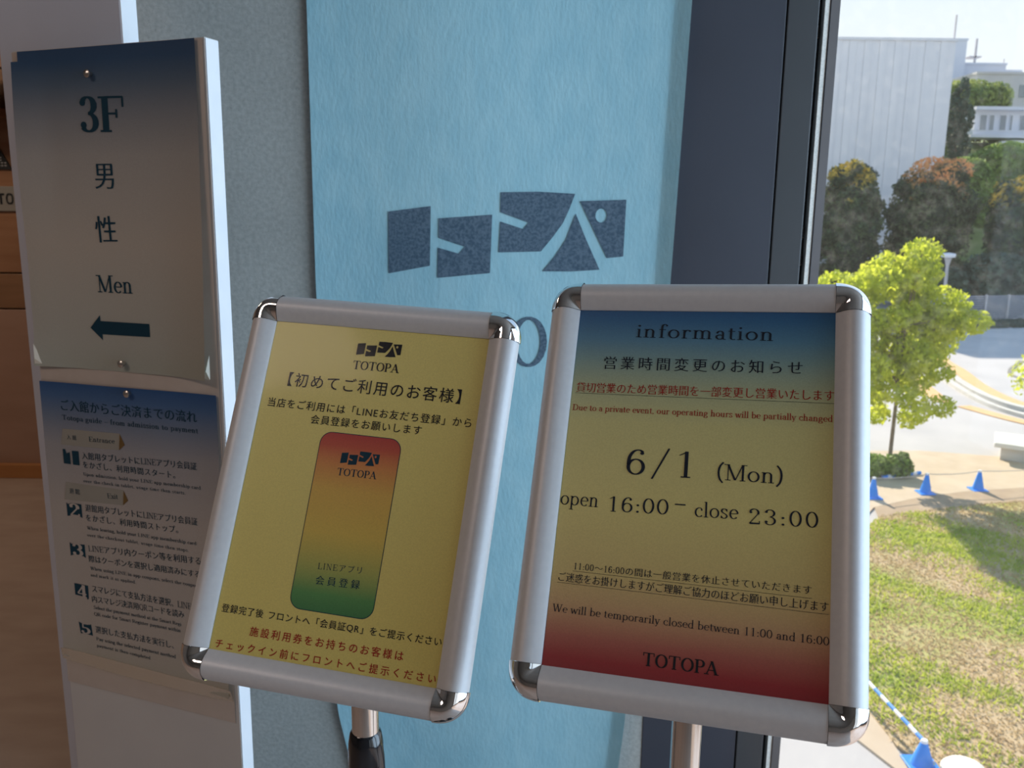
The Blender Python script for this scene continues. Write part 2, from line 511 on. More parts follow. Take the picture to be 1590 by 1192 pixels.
class MB:
    def __init__(self):
        self.v, self.f, self.mi = [], [], []

    def add(self, v, f, mi=0):
        b = len(self.v)
        self.v += [tuple(x) for x in v]
        self.f += [tuple(i + b for i in q) for q in f]
        self.mi += [mi] * len(f)
        return self

    def box(self, x0, x1, y0, y1, z0, z1, mi=0):
        return self.add([(x0, y0, z0), (x1, y0, z0), (x1, y1, z0), (x0, y1, z0), (x0, y0, z1), (x1, y0, z1), (x1, y1, z1), (x0, y1, z1)],
                        [(0, 3, 2, 1), (4, 5, 6, 7), (0, 1, 5, 4), (1, 2, 6, 5), (2, 3, 7, 6), (3, 0, 4, 7)], mi)

    def prism(self, poly, z0, z1, mi=0):
        n = len(poly)
        v = [(p[0], p[1], z0) for p in poly] + [(p[0], p[1], z1) for p in poly]
        return self.add(v, [tuple(range(n - 1, -1, -1)), tuple(range(n, 2 * n))] + [(i, (i + 1) % n, n + (i + 1) % n, n + i) for i in range(n)], mi)

    def lathe(self, prof, seg=32, cx=0, cy=0, flat=None, mi=0):
        """prof = [(radius, z)]"""
        v, f = [], []
        for r, z in prof:
            for k in range(seg):
                a = 2 * PI * k / seg
                rr = r * (flat(k, z) if flat else 1)
                v.append((cx + rr * math.cos(a), cy + rr * math.sin(a), z))
        for i in range(len(prof) - 1):
            for k in range(seg):
                k2 = (k + 1) % seg
                f.append((i * seg + k, i * seg + k2, (i + 1) * seg + k2, (i + 1) * seg + k))
        f.append(tuple(range(seg - 1, -1, -1)))
        f.append(tuple((len(prof) - 1) * seg + k for k in range(seg)))
        return self.add(v, f, mi)

    def tube(self, pts, r, seg=8, mi=0):
        pts = [Vector(p) for p in pts]
        rr = r if isinstance(r, (list, tuple)) else [r] * len(pts)
        v, f = [], []
        for i, p in enumerate(pts):
            d = (pts[min(i + 1, len(pts) - 1)] - pts[max(i - 1, 0)]).normalized()
            a = d.orthogonal().normalized() if abs(d.z) > 0.99 else Vector((0, 0, 1)).cross(d).normalized()
            b = d.cross(a)
            for k in range(seg):
                t = 2 * PI * k / seg
                v.append(p + (a * math.cos(t) + b * math.sin(t)) * rr[i])
        for i in range(len(pts) - 1):
            for k in range(seg):
                k2 = (k + 1) % seg
                f.append((i * seg + k, i * seg + k2, (i + 1) * seg + k2, (i + 1) * seg + k))
        f.append(tuple(range(seg - 1, -1, -1)))
        f.append(tuple((len(pts) - 1) * seg + k for k in range(seg)))
        return self.add(v, f, mi)

    def build(self, name, m, parent=None, world_m=None, smooth=False, bevel=0.0, kind=None, label=None):
        me = mesh(name, self.v, self.f)
        bm = bmesh.new()
        bm.from_mesh(me)
        bmesh.ops.recalc_face_normals(bm, faces=bm.faces)
        if bevel:
            bmesh.ops.bevel(bm, geom=list(bm.edges), offset=bevel, segments=2, affect='EDGES', profile=0.5)
        bm.to_mesh(me)
        bm.free()
        o = link(name, me, m, parent, world_m, smooth)
        if not bevel and any(self.mi):
            me.polygons.foreach_set('material_index', self.mi)
        if smooth:
            try:
                me.set_sharp_from_angle(angle=math.radians(35))
            except Exception:
                pass
        if kind:
            o['kind'] = kind
        if label:
            o['label'] = label
        return o


def xyz(origin, cols):
    """4x4 from an origin and three column axes"""
    m = Matrix.Identity(4)
    for j, c in enumerate(cols):
        for i in range(3):
            m[i][j] = c[i]
    for i in range(3):
        m[i][3] = origin[i]
    return m


# ------------------------------------------------------------------ lettering
GLYPH = {}
T_, H_ = 0.125, 0.045


def serif_table():
    g = {}
    s = lambda x, y: ('S', x, y)
    g['O'] = (1.0, [('O', .5, .5, .38, .475, 0, 360)])
    g['Q'] = (1.0, [('O', .5, .5, .38, .475, 0, 360), ('D', .5, .14, .8, -.16)])
    g['T'] = (.92, [('V', .46, 0, 1), ('H', .05, .87, .975), ('v', .07, .76, .98), ('v', .85, .76, .98), s(.46, 0)])
    g['P'] = (.80, [('V', .2, 0, 1), s(.2, 0), s(.17, 1), ('H', .2, .45, .975), ('H', .2, .45, .47), ('O', .43, .723, .245, .252, -90, 90)])
    g['A'] = (.94, [('d', .1, 0, .46, .98), ('D', .44, 1, .80, 0), ('H', .22, .66, .33), s(.1, 0), s(.82, 0)])
    g['3'] = (.66, [('O', .30, .755, .20, .225, 150, -90), ('O', .30, .27, .235, .25, 90, -150), ('B', .13, .83, .075), ('B', .13, .20, .08)])
    g['F'] = (.84, [('V', .2, 0, 1), s(.2, 0), s(.17, 1), ('H', .2, .78, .975), ('v', .77, .70, .99), ('H', .2, .56, .52), ('v', .56, .40, .64)])
    g['E'] = (.84, g['F'][1] + [('H', .2, .78, .025), ('v', .79, .0, .28)])
    g['M'] = (1.08, [('v', .18, 0, 1), ('D', .17, 1, .53, .03), ('d', .54, .03, .87, 1), ('V', .89, 0, 1), s(.18, 0), s(.89, 0), s(.12, 1), s(.95, 1)])
    g['N'] = (.98, [('v', .18, 0, 1), ('D', .18, 1, .80, 0), ('v', .80, 0, 1), s(.18, 0), s(.12, 1), s(.80, 1)])
    g['D'] = (.94, [('V', .2, 0, 1), s(.15, 0), s(.15, 1), ('H', .2, .46, .975), ('H', .2, .46, .025), ('O', .43, .5, .38, .475, -90, 90)])
    g['W'] = (1.14, [('D', .09, 1, .33, 0), ('d', .33, 0, .56, .95), ('D', .53, 1, .78, 0), ('d', .78, 0, 1.02, 1), s(.09, 1), s(.55, 1), s(1.02, 1)])
    g['U'] = (.92, [('V', .2, .3, 1), ('O', .46, .3, .26, .275, 180, 360), ('v', .72, .3, 1), s(.2, 1), s(.72, 1)])
    g['L'] = (.78, [('V', .2, 0, 1), s(.17, 0), s(.2, 1), ('H', .2, .73, .025), ('v', .74, 0, .28)])
    g['I'] = (.42, [('V', .21, 0, 1), s(.21, 0), s(.21, 1)])
    g['S'] = (.68, [('C', [(.56, .80), (.44, .96), (.24, .96), (.13, .76), (.22, .60), (.46, .45), (.57, .26), (.45, .05), (.24, .03), (.11, .22)]), ('v', .57, .72, .98), ('v', .11, .02, .28)])
    g['R'] = (.90, g['P'][1] + [('D', .44, .47, .76, 0), s(.80, 0)])
    g['a'] = (.58, [('V', .42, .03, .46), ('O', .28, .46, .14, .165, 0, 160), ('B', .14, .49, .06), ('O', .27, .18, .165, .165, 50, 330), ('H', .42, .56, .025)])
    g['b'] = (.66, [('V', .15, 0, 1.05), ('H', .05, .15, 1.03), ('O', .34, .325, .225, .305, -150, 150)])
    g['c'] = (.57, [('O', .33, .325, .225, .305, 48, 318), ('B', .47, .49, .06)])
    g['d'] = (.68, [('O', .31, .325, .225, .305, 30, 330), ('V', .50, 0, 1.05), ('H', .40, .5, 1.03), ('H', .5, .63, .022)])
    g['e'] = (.60, [('O', .32, .325, .22, .305, 5, 318), ('H', .12, .53, .35)])
    g['f'] = (.42, [('V', .19, 0, .84), ('O', .33, .84, .14, .19, 60, 180), ('H', .05, .38, .63), s(.19, 0), ('B', .42, .94, .06)])
    g['g'] = (.60, [('O', .28, .43, .165, .205, 0, 360), ('C', [(.17, .27), (.09, .15), (.18, .07), (.38, .05), (.50, -.05), (.48, -.2), (.30, -.28), (.10, -.22), (.07, -.10), (.18, .05)]), ('d', .42, .55, .56, .62)])
    arch = lambda x: [('O', x + .165, .45, .165, .185, 0, 165), ('V', x + .33, 0, .46), s(x + .33, 0)]
    g['h'] = (.70, [('V', .16, 0, 1.05), s(.16, 0), ('H', .05, .16, 1.03)] + arch(.17))
    g['n'] = (.70, [('V', .16, 0, .64), s(.16, 0), ('H', .05, .16, .62)] + arch(.17))
    g['m'] = (1.03, [('V', .16, 0, .64), s(.16, 0), ('H', .05, .16, .62)] + arch(.17) + arch(.50))
    g['i'] = (.33, [('V', .16, 0, .64), s(.16, 0), ('H', .05, .16, .62), ('B', .16, .88, .075)])
    g['l'] = (.33, [('V', .16, 0, 1.05), s(.16, 0), ('H', .05, .16, 1.03)])
    g['k'] = (.68, [('V', .16, 0, 1.05), s(.16, 0), ('H', .05, .16, 1.03), ('d', .18, .24, .50, .62), ('D', .27, .36, .52, 0), s(.54, 0), s(.48, .64)])
    g['o'] = (.65, [('O', .325, .325, .235, .305, 0, 360)])
    g['p'] = (.68, [('V', .15, -.3, .64), ('H', .04, .15, .62), s(.15, -.3), ('O', .35, .325, .225, .305, -150, 150)])
    g['r'] = (.50, [('V', .16, 0, .64), s(.16, 0), ('H', .05, .16, .62), ('O', .32, .44, .15, .19, 50, 165), ('B', .42, .57, .065)])
    g['s'] = (.50, [('C', [(.40, .53), (.31, .635), (.17, .63), (.10, .50), (.17, .39), (.34, .28), (.41, .16), (.33, .03), (.17, .02), (.08, .13)]), ('v', .41, .46, .63), ('v', .08, .02, .19)])
    g['t'] = (.42, [('V', .18, .13, .84), ('O', .30, .14, .12, .125, 180, 310), ('H', .04, .37, .63)])
    g['u'] = (.70, [('V', .16, .18, .64), ('O', .325, .19, .165, .175, 180, 345), ('V', .50, 0, .64), ('H', .05, .16, .62), ('H', .39, .5, .62), ('H', .5, .63, .022)])
    g['v'] = (.58, [('D', .09, .64, .29, 0), ('d', .29, 0, .50, .64), s(.09, .64), s(.50, .64)])
    g['w'] = (.86, [('D', .09, .64, .26, 0), ('d', .26, 0, .43, .62), ('D', .41, .64, .59, 0), ('d', .59, 0, .77, .64), s(.09, .64), s(.77, .64)])
    g['x'] = (.60, [('D', .10, .64, .50, 0), ('d', .10, 0, .50, .64), s(.1, .64), s(.5, .64), s(.1, 0), s(.5, 0)])
    g['y'] = (.58, [('D', .09, .64, .30, 0), ('d', .50, .64, .23, -.20), ('B', .17, -.22, .065), s(.09, .64), s(.50, .64)])
    g['0'] = (.66, [('O', .33, .5, .235, .475, 0, 360)])
    g['1'] = (.66, [('V', .34, 0, 1), s(.34, 0), ('d', .14, .84, .33, .97)])
    g['2'] = (.66, [('O', .31, .735, .20, .245, 165, -25), ('d', .47, .64, .10, .06), ('X', .09, .56, .055, .10), ('v', .56, .02, .22), ('B', .15, .76, .075)])
    g['6'] = (.66, [('O', .33, .31, .22, .29, 0, 360), ('C', [(.52, .88), (.40, .965), (.24, .90), (.13, .68), (.11, .38)]), ('B', .49, .84, .065)])
    g['4'] = (.66, [('V', .44, 0, 1), ('d', .06, .32, .44, .98), ('H', .06, .60, .30), s(.44, 0)])
    g['5'] = (.66, [('v', .16, .52, 1), ('X', .14, .52, .95, .10), ('O', .30, .30, .23, .275, 115, -150), ('B', .13, .19, .075)])
    g['/'] = (.56, [('d', .05, -.12, .50, 1.08)])
    g[':'] = (.32, [('B', .16, .08, .075), ('B', .16, .50, .075)])
    g['.'] = (.28, [('B', .12, .06, .07)])
    g[','] = (.28, [('B', .12, .06, .07), ('d', .17, .05, .10, -.12)])
    g['-'] = (.36, [('X', .05, .31, .28, .08)])
    g['–'] = (.66, [('X', .05, .61, .33, .055)])
    g['('] = (.42, [('C', [(.36, 1.1), (.20, .85), (.14, .47), (.20, .08), (.36, -.18)])])
    g[')'] = (.42, [('C', [(.06, 1.1), (.22, .85), (.28, .47), (.22, .08), (.06, -.18)])])
    return g


SERIF = serif_table()


def catmull(pts, k=4):
    out = []
    p = [pts[0]] + list(pts) + [pts[-1]]
    for i in range(1, len(p) - 2):
        for j in range(k):
            t = j / k
            a, b, c, d = p[i - 1], p[i], p[i + 1], p[i + 2]
            out.append(tuple(0.5 * (2 * b[q] + (c[q] - a[q]) * t + (2 * a[q] - 5 * b[q] + 4 * c[q] - d[q]) * t * t + (3 * b[q] - a[q] - 3 * c[q] + d[q]) * t ** 3) for q in (0, 1)))
    out.append(tuple(pts[-1]))
    return out


def serif_glyph(ch, tw, hw):
    """one Latin letter as pen strokes: thick downstrokes, thin cross strokes, flat serifs"""
    adv, st = SERIF[ch]
    V, F = [], []

    def quad(a, b, c, d):
        n = len(V)
        V.extend([a, b, c, d])
        F.append((n, n + 1, n + 2, n + 3))

    def ribbon(pts, closed=False):
        n = len(pts)
        L, R = [], []
        for i, p in enumerate(pts):
            a = pts[(i - 1) % n] if closed or i else pts[i]
            b = pts[(i + 1) % n] if closed or i < n - 1 else pts[i]
            dx, dy = b[0] - a[0], b[1] - a[1]
            q = math.hypot(dx, dy) or 1
            dx, dy = dx / q, dy / q
            w = 0.5 * (hw + (tw - hw) * abs(dy) ** 1.6)
            L.append((p[0] - dy * w, p[1] + dx * w))
            R.append((p[0] + dy * w, p[1] - dx * w))
        b0 = len(V)
        V.extend(L + R)
        for i in range(n if closed else n - 1):
            j = (i + 1) % n
            F.append((b0 + i, b0 + n + i, b0 + n + j, b0 + j))

    for s in st:
        k = s[0]
        if k in 'Vv':
            w = (tw if k == 'V' else hw * 1.1) / 2
            quad((s[1] - w, s[2]), (s[1] + w, s[2]), (s[1] + w, s[3]), (s[1] - w, s[3]))
        elif k == 'H':
            quad((s[1], s[3] - hw / 2), (s[2], s[3] - hw / 2), (s[2], s[3] + hw / 2), (s[1], s[3] + hw / 2))
        elif k == 'X':
            quad((s[1], s[3] - s[4] / 2), (s[2], s[3] - s[4] / 2), (s[2], s[3] + s[4] / 2), (s[1], s[3] + s[4] / 2))
        elif k == 'S':
            y = s[2] + (hw / 2 if s[2] < 0.3 else -hw / 2)
            h = tw / 2 + 0.085
            quad((s[1] - h, y - hw / 2), (s[1] + h, y - hw / 2), (s[1] + h, y + hw / 2), (s[1] - h, y + hw / 2))
        elif k in 'Dd':
            w = (tw * 1.08 if k == 'D' else hw * 1.25) / 2
            x0, y0, x1, y1 = s[1:]
            quad((x0 - w, y0), (x0 + w, y0), (x1 + w, y1), (x1 - w, y1))
        elif k == 'O':
            cx, cy, rx, ry, a0, a1 = s[1:]
            n = 22 if abs(a1 - a0) > 300 else 12
            full = abs(a1 - a0) == 360
            pts = [(cx + rx * math.cos(math.radians(a0 + (a1 - a0) * i / n)), cy + ry * math.sin(math.radians(a0 + (a1 - a0) * i / n))) for i in range(n if full else n + 1)]
            ribbon(pts, full)
        elif k == 'C':
            ribbon(catmull(s[1]))
        elif k == 'B':
            n0 = len(V)
            r = s[3] * (0.6 + 0.4 * tw / 0.125)
            V.extend([(s[1] + r * math.cos(a * PI / 5), s[2] + r * math.sin(a * PI / 5)) for a in range(10)])
            F.append(tuple(range(n0, n0 + 10)))
    return np.array(V, dtype=float), F, adv


def font_glyph(ch, ox, oy):
    """one glyph of Blender's built-in font; ox / oy swell it sideways / vertically for a brush-serif contrast"""
    key = ('f', ch, ox, oy)
    if key in GLYPH:
        return GLYPH[key]
    cu = bpy.data.curves.new('glyph', 'FONT')
    cu.body = ch
    cu.resolution_u = 3
    cu.fill_mode = 'FRONT'
    o = bpy.data.objects.new('glyph', cu)
    C.objects.link(o)
    me = bpy.data.meshes.new_from_object(o.evaluated_get(bpy.context.evaluated_depsgraph_get()))
    bpy.data.objects.remove(o)
    V = np.array([(v.co.x, v.co.y) for v in me.vertices], dtype=float).reshape(-1, 2)
    F = [tuple(p.vertices) for p in me.polygons]
    bpy.data.meshes.remove(me)
    if len(V) and (ox or oy):
        cnt = {}
        for f in F:
            # orient every face counter-clockwise, so an outward normal is the right-hand side of a boundary edge
            a = sum(V[f[i]][0] * V[f[(i + 1) % len(f)]][1] - V[f[(i + 1) % len(f)]][0] * V[f[i]][1] for i in range(len(f)))
            q = f if a > 0 else f[::-1]
            for i in range(len(q)):
                cnt[(q[i], q[(i + 1) % len(q)])] = 1
        N = np.zeros_like(V)
        for (i, j) in cnt:
            if (j, i) in cnt:
                continue
            d = V[j] - V[i]
            ln = np.hypot(*d) or 1
            nn = np.array([d[1], -d[0]]) / ln
            N[i] += nn
            N[j] += nn
        V = V + np.clip(N, -1, 1) * np.array([ox, oy])
    wide = ord(ch) > 0x2E7F or ch in '〜'
    adv = 1.0 if wide else ((V[:, 0].max() + 0.06) if len(V) else 0.3)
    GLYPH[key] = (V, F, adv)
    return GLYPH[key]


STY = {  # style: (kind, thick, thin, material key)
    'cjk': ('font', 0.004, 0.004, 'ink_black'), 'cjk_r': ('font', 0.006, 0.006, 'ink_red'),
    'min': ('mixed', 0.006, -0.012, 'ink_navy'), 'min_r': ('mixed', 0.006, -0.012, 'ink_red'), 'min_t': ('mixed', 0.004, -0.010, 'ink_teal'),
    'minb_t': ('mixed', 0.016, -0.004, 'ink_teal'), 'min_n': ('mixed', 0.010, -0.009, 'ink_teal'),
    'serif': ('serif', 0.102, 0.044, 'ink_navy'), 'serif_r': ('serif', 0.125, 0.055, 'ink_red'), 'serifw': ('serif', 0.105, 0.045, 'ink_navy'),
    'serifb': ('serif', 0.175, 0.062, 'ink_black'), 'serifb_t': ('serif', 0.175, 0.062, 'ink_teal'), 'serifb_n': ('serif', 0.200, 0.058, 'ink_teal'),
    'serif_n': ('serif', 0.135, 0.055, 'ink_teal'),
}


def glyph_for(kind, ch, a, b):
    latin = ord(ch) < 0x2000 or ch == '–'
    if kind == 'font' or not latin:
        return font_glyph(ch, a, b) + (1.0,)
    tw, hw = (a, b) if kind == 'serif' else (0.115, 0.05)
    key = ('s', ch, tw, hw)
    if key not in GLYPH:
        GLYPH[key] = serif_glyph(ch, tw, hw)
    # in a mixed line a capital stands 0.74 em high
    return GLYPH[key] + ((1.0,) if kind == 'serif' else (0.74,))


def text_line(spec, parent, frame, place, ink=None):
    """spec = (text, style, x0, y0, x1, y1, height) in millimetres on the sheet; place(u, v) -> local point"""
    txt, sty, x0, y0, x1, y1, h = spec
    kind, a, b, mk = STY[sty]
    x0, y0, x1, y1, h = (v / 1000 for v in (x0, y0, x1, y1, h))
    d = np.array([x1 - x0, y1 - y0])
    W = float(np.hypot(*d))
    d = d / W
    n = np.array([-d[1], d[0]])
    items = []
    for ch in txt:
        if ch == ' ':
            items.append((None, None, 0.34 if kind == 'serif' else 0.40, 1.0))
        else:
            items.append(glyph_for(kind, ch, a, b))
    if kind == 'serif':
        cap = txt[0].isupper() or txt[0].isdigit() or txt[0] == '('
        em = h / (1.0 if cap else (1.05 if any(c in 'bdfhkl' for c in txt) else 0.66))
        base = 0.0
    else:
        em = h / 0.93
        base = 0.08 * em
    # ink extents of the first and last glyph
    f0, l0 = items[0], items[-1]
    lead = f0[0][:, 0].min() * f0[3] * em
    trail = (l0[2] - l0[0][:, 0].max()) * l0[3] * em
    nat = sum(i[2] * i[3] for i in items) * em - lead - trail
    k = max(0.72, min(1.30 if kind == 'serif' else 1.0, W / nat))
    if sty == 'serifw':
        k = 1.42
    track = (W - nat * k) / max(1, len(items) - 1)
    V, F = [], []
    x = -lead * k
    for gv, gf, adv, sc in items:
        if gv is not None and len(gv):
            b0 = len(V)
            P = gv * em * sc
            for px, py in P:
                u = x + px * k
                w = base + py
                V.append(place(x0 + d[0] * u + n[0] * w, y0 + d[1] * u + n[1] * w))
            F += [tuple(i + b0 for i in f) for f in gf]
        x += adv * sc * em * k + track
    me = mesh('lettering', V, F)
    return link('lettering', me, M[ink or mk], parent, frame)


def polys(parent, frame, place, plist, m, name='lettering', holes=None):
    """flat printed shapes; every polygon in metres on the sheet"""
    bm = bmesh.new()
    for i, pl in enumerate(plist):
        loops = [pl] + ([holes[i]] if holes and holes.get(i) else [])
        es = []
        for lp in loops:
            vs = [bm.verts.new(place(*p)) for p in lp]
            es += [bm.edges.new((vs[j], vs[(j + 1) % len(vs)])) for j in range(len(vs))]
        bmesh.ops.triangle_fill(bm, use_beauty=True, edges=es)
    me = bpy.data.meshes.new(name)
    bm.to_mesh(me)
    bm.free()
    return link(name, me, m, parent, frame)


LOGO_MM = [[(x / 1000, z / 1000) for x, z in p] for p in LOGO]
LX0, LX1, LZ0, LZ1 = -0.2298, 0.2032, 1.2314, 1.3883


def logo_shapes(fx, fy):
    """the five cut shapes of the sign's emblem with its round hole, mapped by fx, fy from the cloth's print"""
    hx, hz = LOGO_MM[5][0]
    rx = LOGO_MM[5][1][0] - hx
    rz = LOGO_MM[5][2][1] - hz
    hole = [(hx + rx * math.cos(a * PI / 10), hz + rz * math.sin(a * PI / 10)) for a in range(20)]
    mp = lambda p: (fx((p[0] - LX0) / (LX1 - LX0)), fy((p[1] - LZ0) / (LZ1 - LZ0)))
    return [[mp(p) for p in q] for q in LOGO_MM[:5]], {4: [mp(p) for p in hole]}


# ------------------------------------------------------------------ the lobby shell
def struct(name, mb, m, **kw):
    return mb.build(name, m, kind='structure', **kw)


struct('floor', MB().box(-5.0, 2.6, -3.6, 1.70, -0.12, 0.0).box(-5.0, -0.5, 1.70, 4.4, -0.12, 0.0), M['floor'])
struct('ceiling', MB().box(-5.0, 2.6, -3.6, 1.90, 2.75, 2.9).box(-5.0, -0.5, 1.90, 4.4, 2.75, 2.9), M['ceiling'])
struct('wall_back', MB().box(-5.0, 2.6, -3.7, -3.6, 0, 2.75), M['plaster'])
struct('wall_left', MB().box(-5.1, -5.0, -3.7, 4.4, 0, 2.75), M['plaster'])
struct('wall_concrete', MB().box(-0.76, 0.30, 1.60, 1.86, 0, 2.75), M['concrete'])
struct('wall_partition', MB().box(-0.62, -0.50, 1.86, 4.3, 0, 2.75), M['plaster'])
# glazed side wall: dado, head, posts, panes
w2 = thing('window_2', None, None, (2.5, 0, 0), kind='structure')
mb = MB().box(2.40, 2.55, -3.6, 1.9, 0, 0.18)
mb.build('sill', M['dark_frame'], w2)
MB().box(2.40, 2.55, -3.6, 1.9, 2.65, 2.75).build('frame', M['dark_frame'], w2)
for y in (-3.56, -2.2, -0.9, 1.40):
    MB().box(2.40, 2.55, y, y + 0.07, 0.18, 2.65).build('post', M['dark_frame'], w2)
MB().box(2.46, 2.47, -3.5, 1.8, 0.18, 2.65).build('pane', M['glass'], w2)

# wood panelled wall of the room beyond, with its orange-brown skirting
wf = thing('wall_front', None, None, (-2.8, 4.2, 0), kind='structure')
wd1 = wood_mat('orange_wood', (0.25, 0.120, 0.062), (0.31, 0.16, 0.09), 0.4, (1, 1, 9))
wd2 = wood_mat('brown_wood', (0.19, 0.098, 0.050), (0.25, 0.13, 0.07), 0.4, (1, 1, 9))
wd3 = wood_mat('pinkish_wood', (0.31, 0.185, 0.135), (0.36, 0.22, 0.165), 0.35, (1, 1, 4))
for z0, z1, m_ in ((0.0, 0.045, wd2), (0.05, 0.855, wd3), (0.862, 1.03, wd2), (1.037, 1.77, wd1), (1.777, 1.98, wd2), (1.987, 2.75, wd3)):
    for x0, x1 in ((-4.99, -3.30), (-3.294, -1.80), (-1.794, -0.62)):
        MB().box(x0, x1, 4.20, 4.28, z0, z1).build('wood_panel', m_, wf, bevel=0.003)
MB().box(-5.0, -0.5, 4.285, 4.4, 0, 2.75).build('wall_core', M['plaster'], wf)
MB().box(-4.99, -0.62, 4.165, 4.199, 0.0, 0.072).build('skirting', wood_mat('skirting_wood', (0.36, 0.15, 0.05), (0.42, 0.19, 0.07), 0.4, (1, 1, 6)), wf, bevel=0.003)

# ceiling lamps
for i, (x, y, lb) in enumerate(((-1.9, -0.6, 'warm rectangular ceiling lamp above the lobby floor'), (-3.0, 3.0, 'warm rectangular ceiling lamp in the wood panelled room'))):
    cl = thing('ceiling_lamp', lb, 'lamp', (x, y, 2.75))
    s = 0.62 if i == 0 else 0.52
    MB().box(x - s, x + s, y - 0.32, y + 0.32, 2.70, 2.75).build('housing', M['white_board'], cl, bevel=0.004)

# ------------------------------------------------------------------ window column, bead, spacer and big pane
w1 = thing('window_1', None, None, (0.5, 1.62, 0), kind='structure')
MB().box(0.2785, 0.4722, 1.598, 1.78, 0, 2.75).build('column_cladding', M['dark_frame'], w1, bevel=0.0012)
MB().box(0.4748, 0.5290, 1.596, 1.78, 0, 2.75).build('mullion', M['dark_frame2'], w1, bevel=0.0012)
MB().box(0.4722, 0.4748, 1.612, 1.78, 0, 2.75).build('joint', M['black_mat'], w1)
MB().box(0.5290, 0.5420, 1.622, 1.70, 0, 2.75).build('gasket', M['black_mat'], w1)
for z in (0.55, 1.18, 1.26, 1.31, 1.66):
    MB().box(0.5300, 0.5385, 1.612, 1.624, z, z + 0.022).build('clip', M['black_gloss'], w1, bevel=0.002)
MB().box(0.5415, 0.5498, 1.604, 1.63, 0, 2.75).build('spacer_bar', mat('perforated_spacer_bar', (0.80, 0.83, 0.78), 0.5, col2=(0.95, 0.96, 0.90), scale=420, detail=1, lo=0.42, hi=0.52), w1)
MB().box(0.5498, 0.5518, 1.603, 1.632, 0, 2.75).build('seal', M['black_gloss'], w1)
MB().box(0.5518, 0.5680, 1.604, 1.66, 0, 2.75).build('bead', M['grey_frame'], w1)
MB().box(0.5680, 2.42, 1.640, 1.646, 0.06, 2.70).build('pane', M['glass'], w1)
MB().box(0.5680, 2.42, 1.60, 1.70, 0, 0.06).build('sill', M['dark_frame'], w1)
MB().box(0.5680, 2.42, 1.60, 1.70, 2.70, 2.75).build('frame', M['dark_frame'], w1)

# ------------------------------------------------------------------ cloth banner with the big emblem
ban = thing('cloth_banner', 'pale blue cloth banner with a slate cut-shape emblem on the concrete wall', 'banner', (-0.03, 1.60, 0.02))


def banner_xyz(s, z):
    """s = 0..1 across, z = height; the free edge hangs folded away"""
    xl = -0.3652 + (0.014 if z < 1.23 else 0.0) * min(1, (1.23 - z) / 0.88) + (0.03 * max(0, 0.36 - z) / 0.15 if z < 0.36 else 0)
    xr = np.interp(z, [0.0, 0.318, 0.776, 1.232, 1.50, 1.715, 2.6], [0.205, 0.236, 0.261, 0.288, 0.296, 0.302, 0.32])
    x = xl + (xr - xl) * s
    y = 1.587 + 0.0025 * math.sin(9 * s + 0.8 * z) - 0.006 * max(0, s - 0.6) ** 2 * math.sin(3 * z)
    y -= 0.012 * max(0.0, (s - 0.958) / 0.042)      # the outer fold turns forward
    return (x, y, z)


ss = sorted(set([i / 40 for i in range(39)] + [0.956, 0.960, 0.97, 0.985, 1.0]))
zs = [0.02 + i * (2.70 - 0.02) / 60 for i in range(61)]
V = [banner_xyz(s, z) for z in zs for s in ss]
NS = len(ss)
F = [(j * NS + i, j * NS + i + 1, (j + 1) * NS + i + 1, (j + 1) * NS + i) for j in range(60) for i in range(NS - 1)]
V2 = [(x, y + 0.0012, z) for x, y, z in V]
o = MB().add(V, F).add(V2, [f[::-1] for f in F]).build('cloth', M['cloth'], ban, smooth=True)
MB().box(-0.40, 0.34, 1.575, 1.598, 2.70, 2.735).build('hanging_rail', M['dark_frame'], ban, bevel=0.003)


def on_banner(x, z):
    xl, xr = banner_xyz(0, z)[0], banner_xyz(1, z)[0]
    y = banner_xyz((x - xl) / (xr - xl), z)[1]
    return (x, y - 0.0012, z)


# finely cut outlines so the print follows the cloth
pl, ho = logo_shapes(lambda u: LX0 + u * (LX1 - LX0), lambda v: LZ0 + v * (LZ1 - LZ0))
bl = polys(ban, None, lambda x, z: on_banner(x, z), pl, M['ink_logo'], 'emblem', ho)


def banner_letters():
    st = 0.155
    tot = [('T', -0.245), ('O', -0.155), ('T', -0.070), ('O', -0.0045), ('P', 0.085), ('A', 0.155)]
    V, F = [], []
    for ch, x0 in tot:
        gv, gf, adv = serif_glyph(ch, 0.175, 0.055)
        b0 = len(V)
        lo = gv[:, 0].min()
        w = gv[:, 0].max() - lo
        kx = (0.0690 if ch == 'O' else 0.066) / w
        for px, py in gv:
            V.append(on_banner(x0 + (px - lo) * kx, 1.0675 + (py - 0.005) * 0.094))
        F += [tuple(i + b0 for i in f) for f in gf]
    link('lettering', mesh('lettering', V, F), M['ink_logo'], ban)


banner_letters()

# ------------------------------------------------------------------ the two boards on the far left side
B_T = Vector((-0.39725, 1.15, 0.0))
BE, BU, BN = Vector((0.93969, -0.34202, 0)), Vector((0, 0, 1)), Vector((-0.34202, -0.93969, 0))
BF = xyz(B_T, (BE, -BN, BU))       # board frame: x along the face, -y towards the viewer, z up

board = thing('sign_board', 'white sign board carrying two blue-topped paper posters', 'board', tuple(B_T + BE * -0.16))
bp = [(a / 1000, b / 1000) for a, b in BOARD]
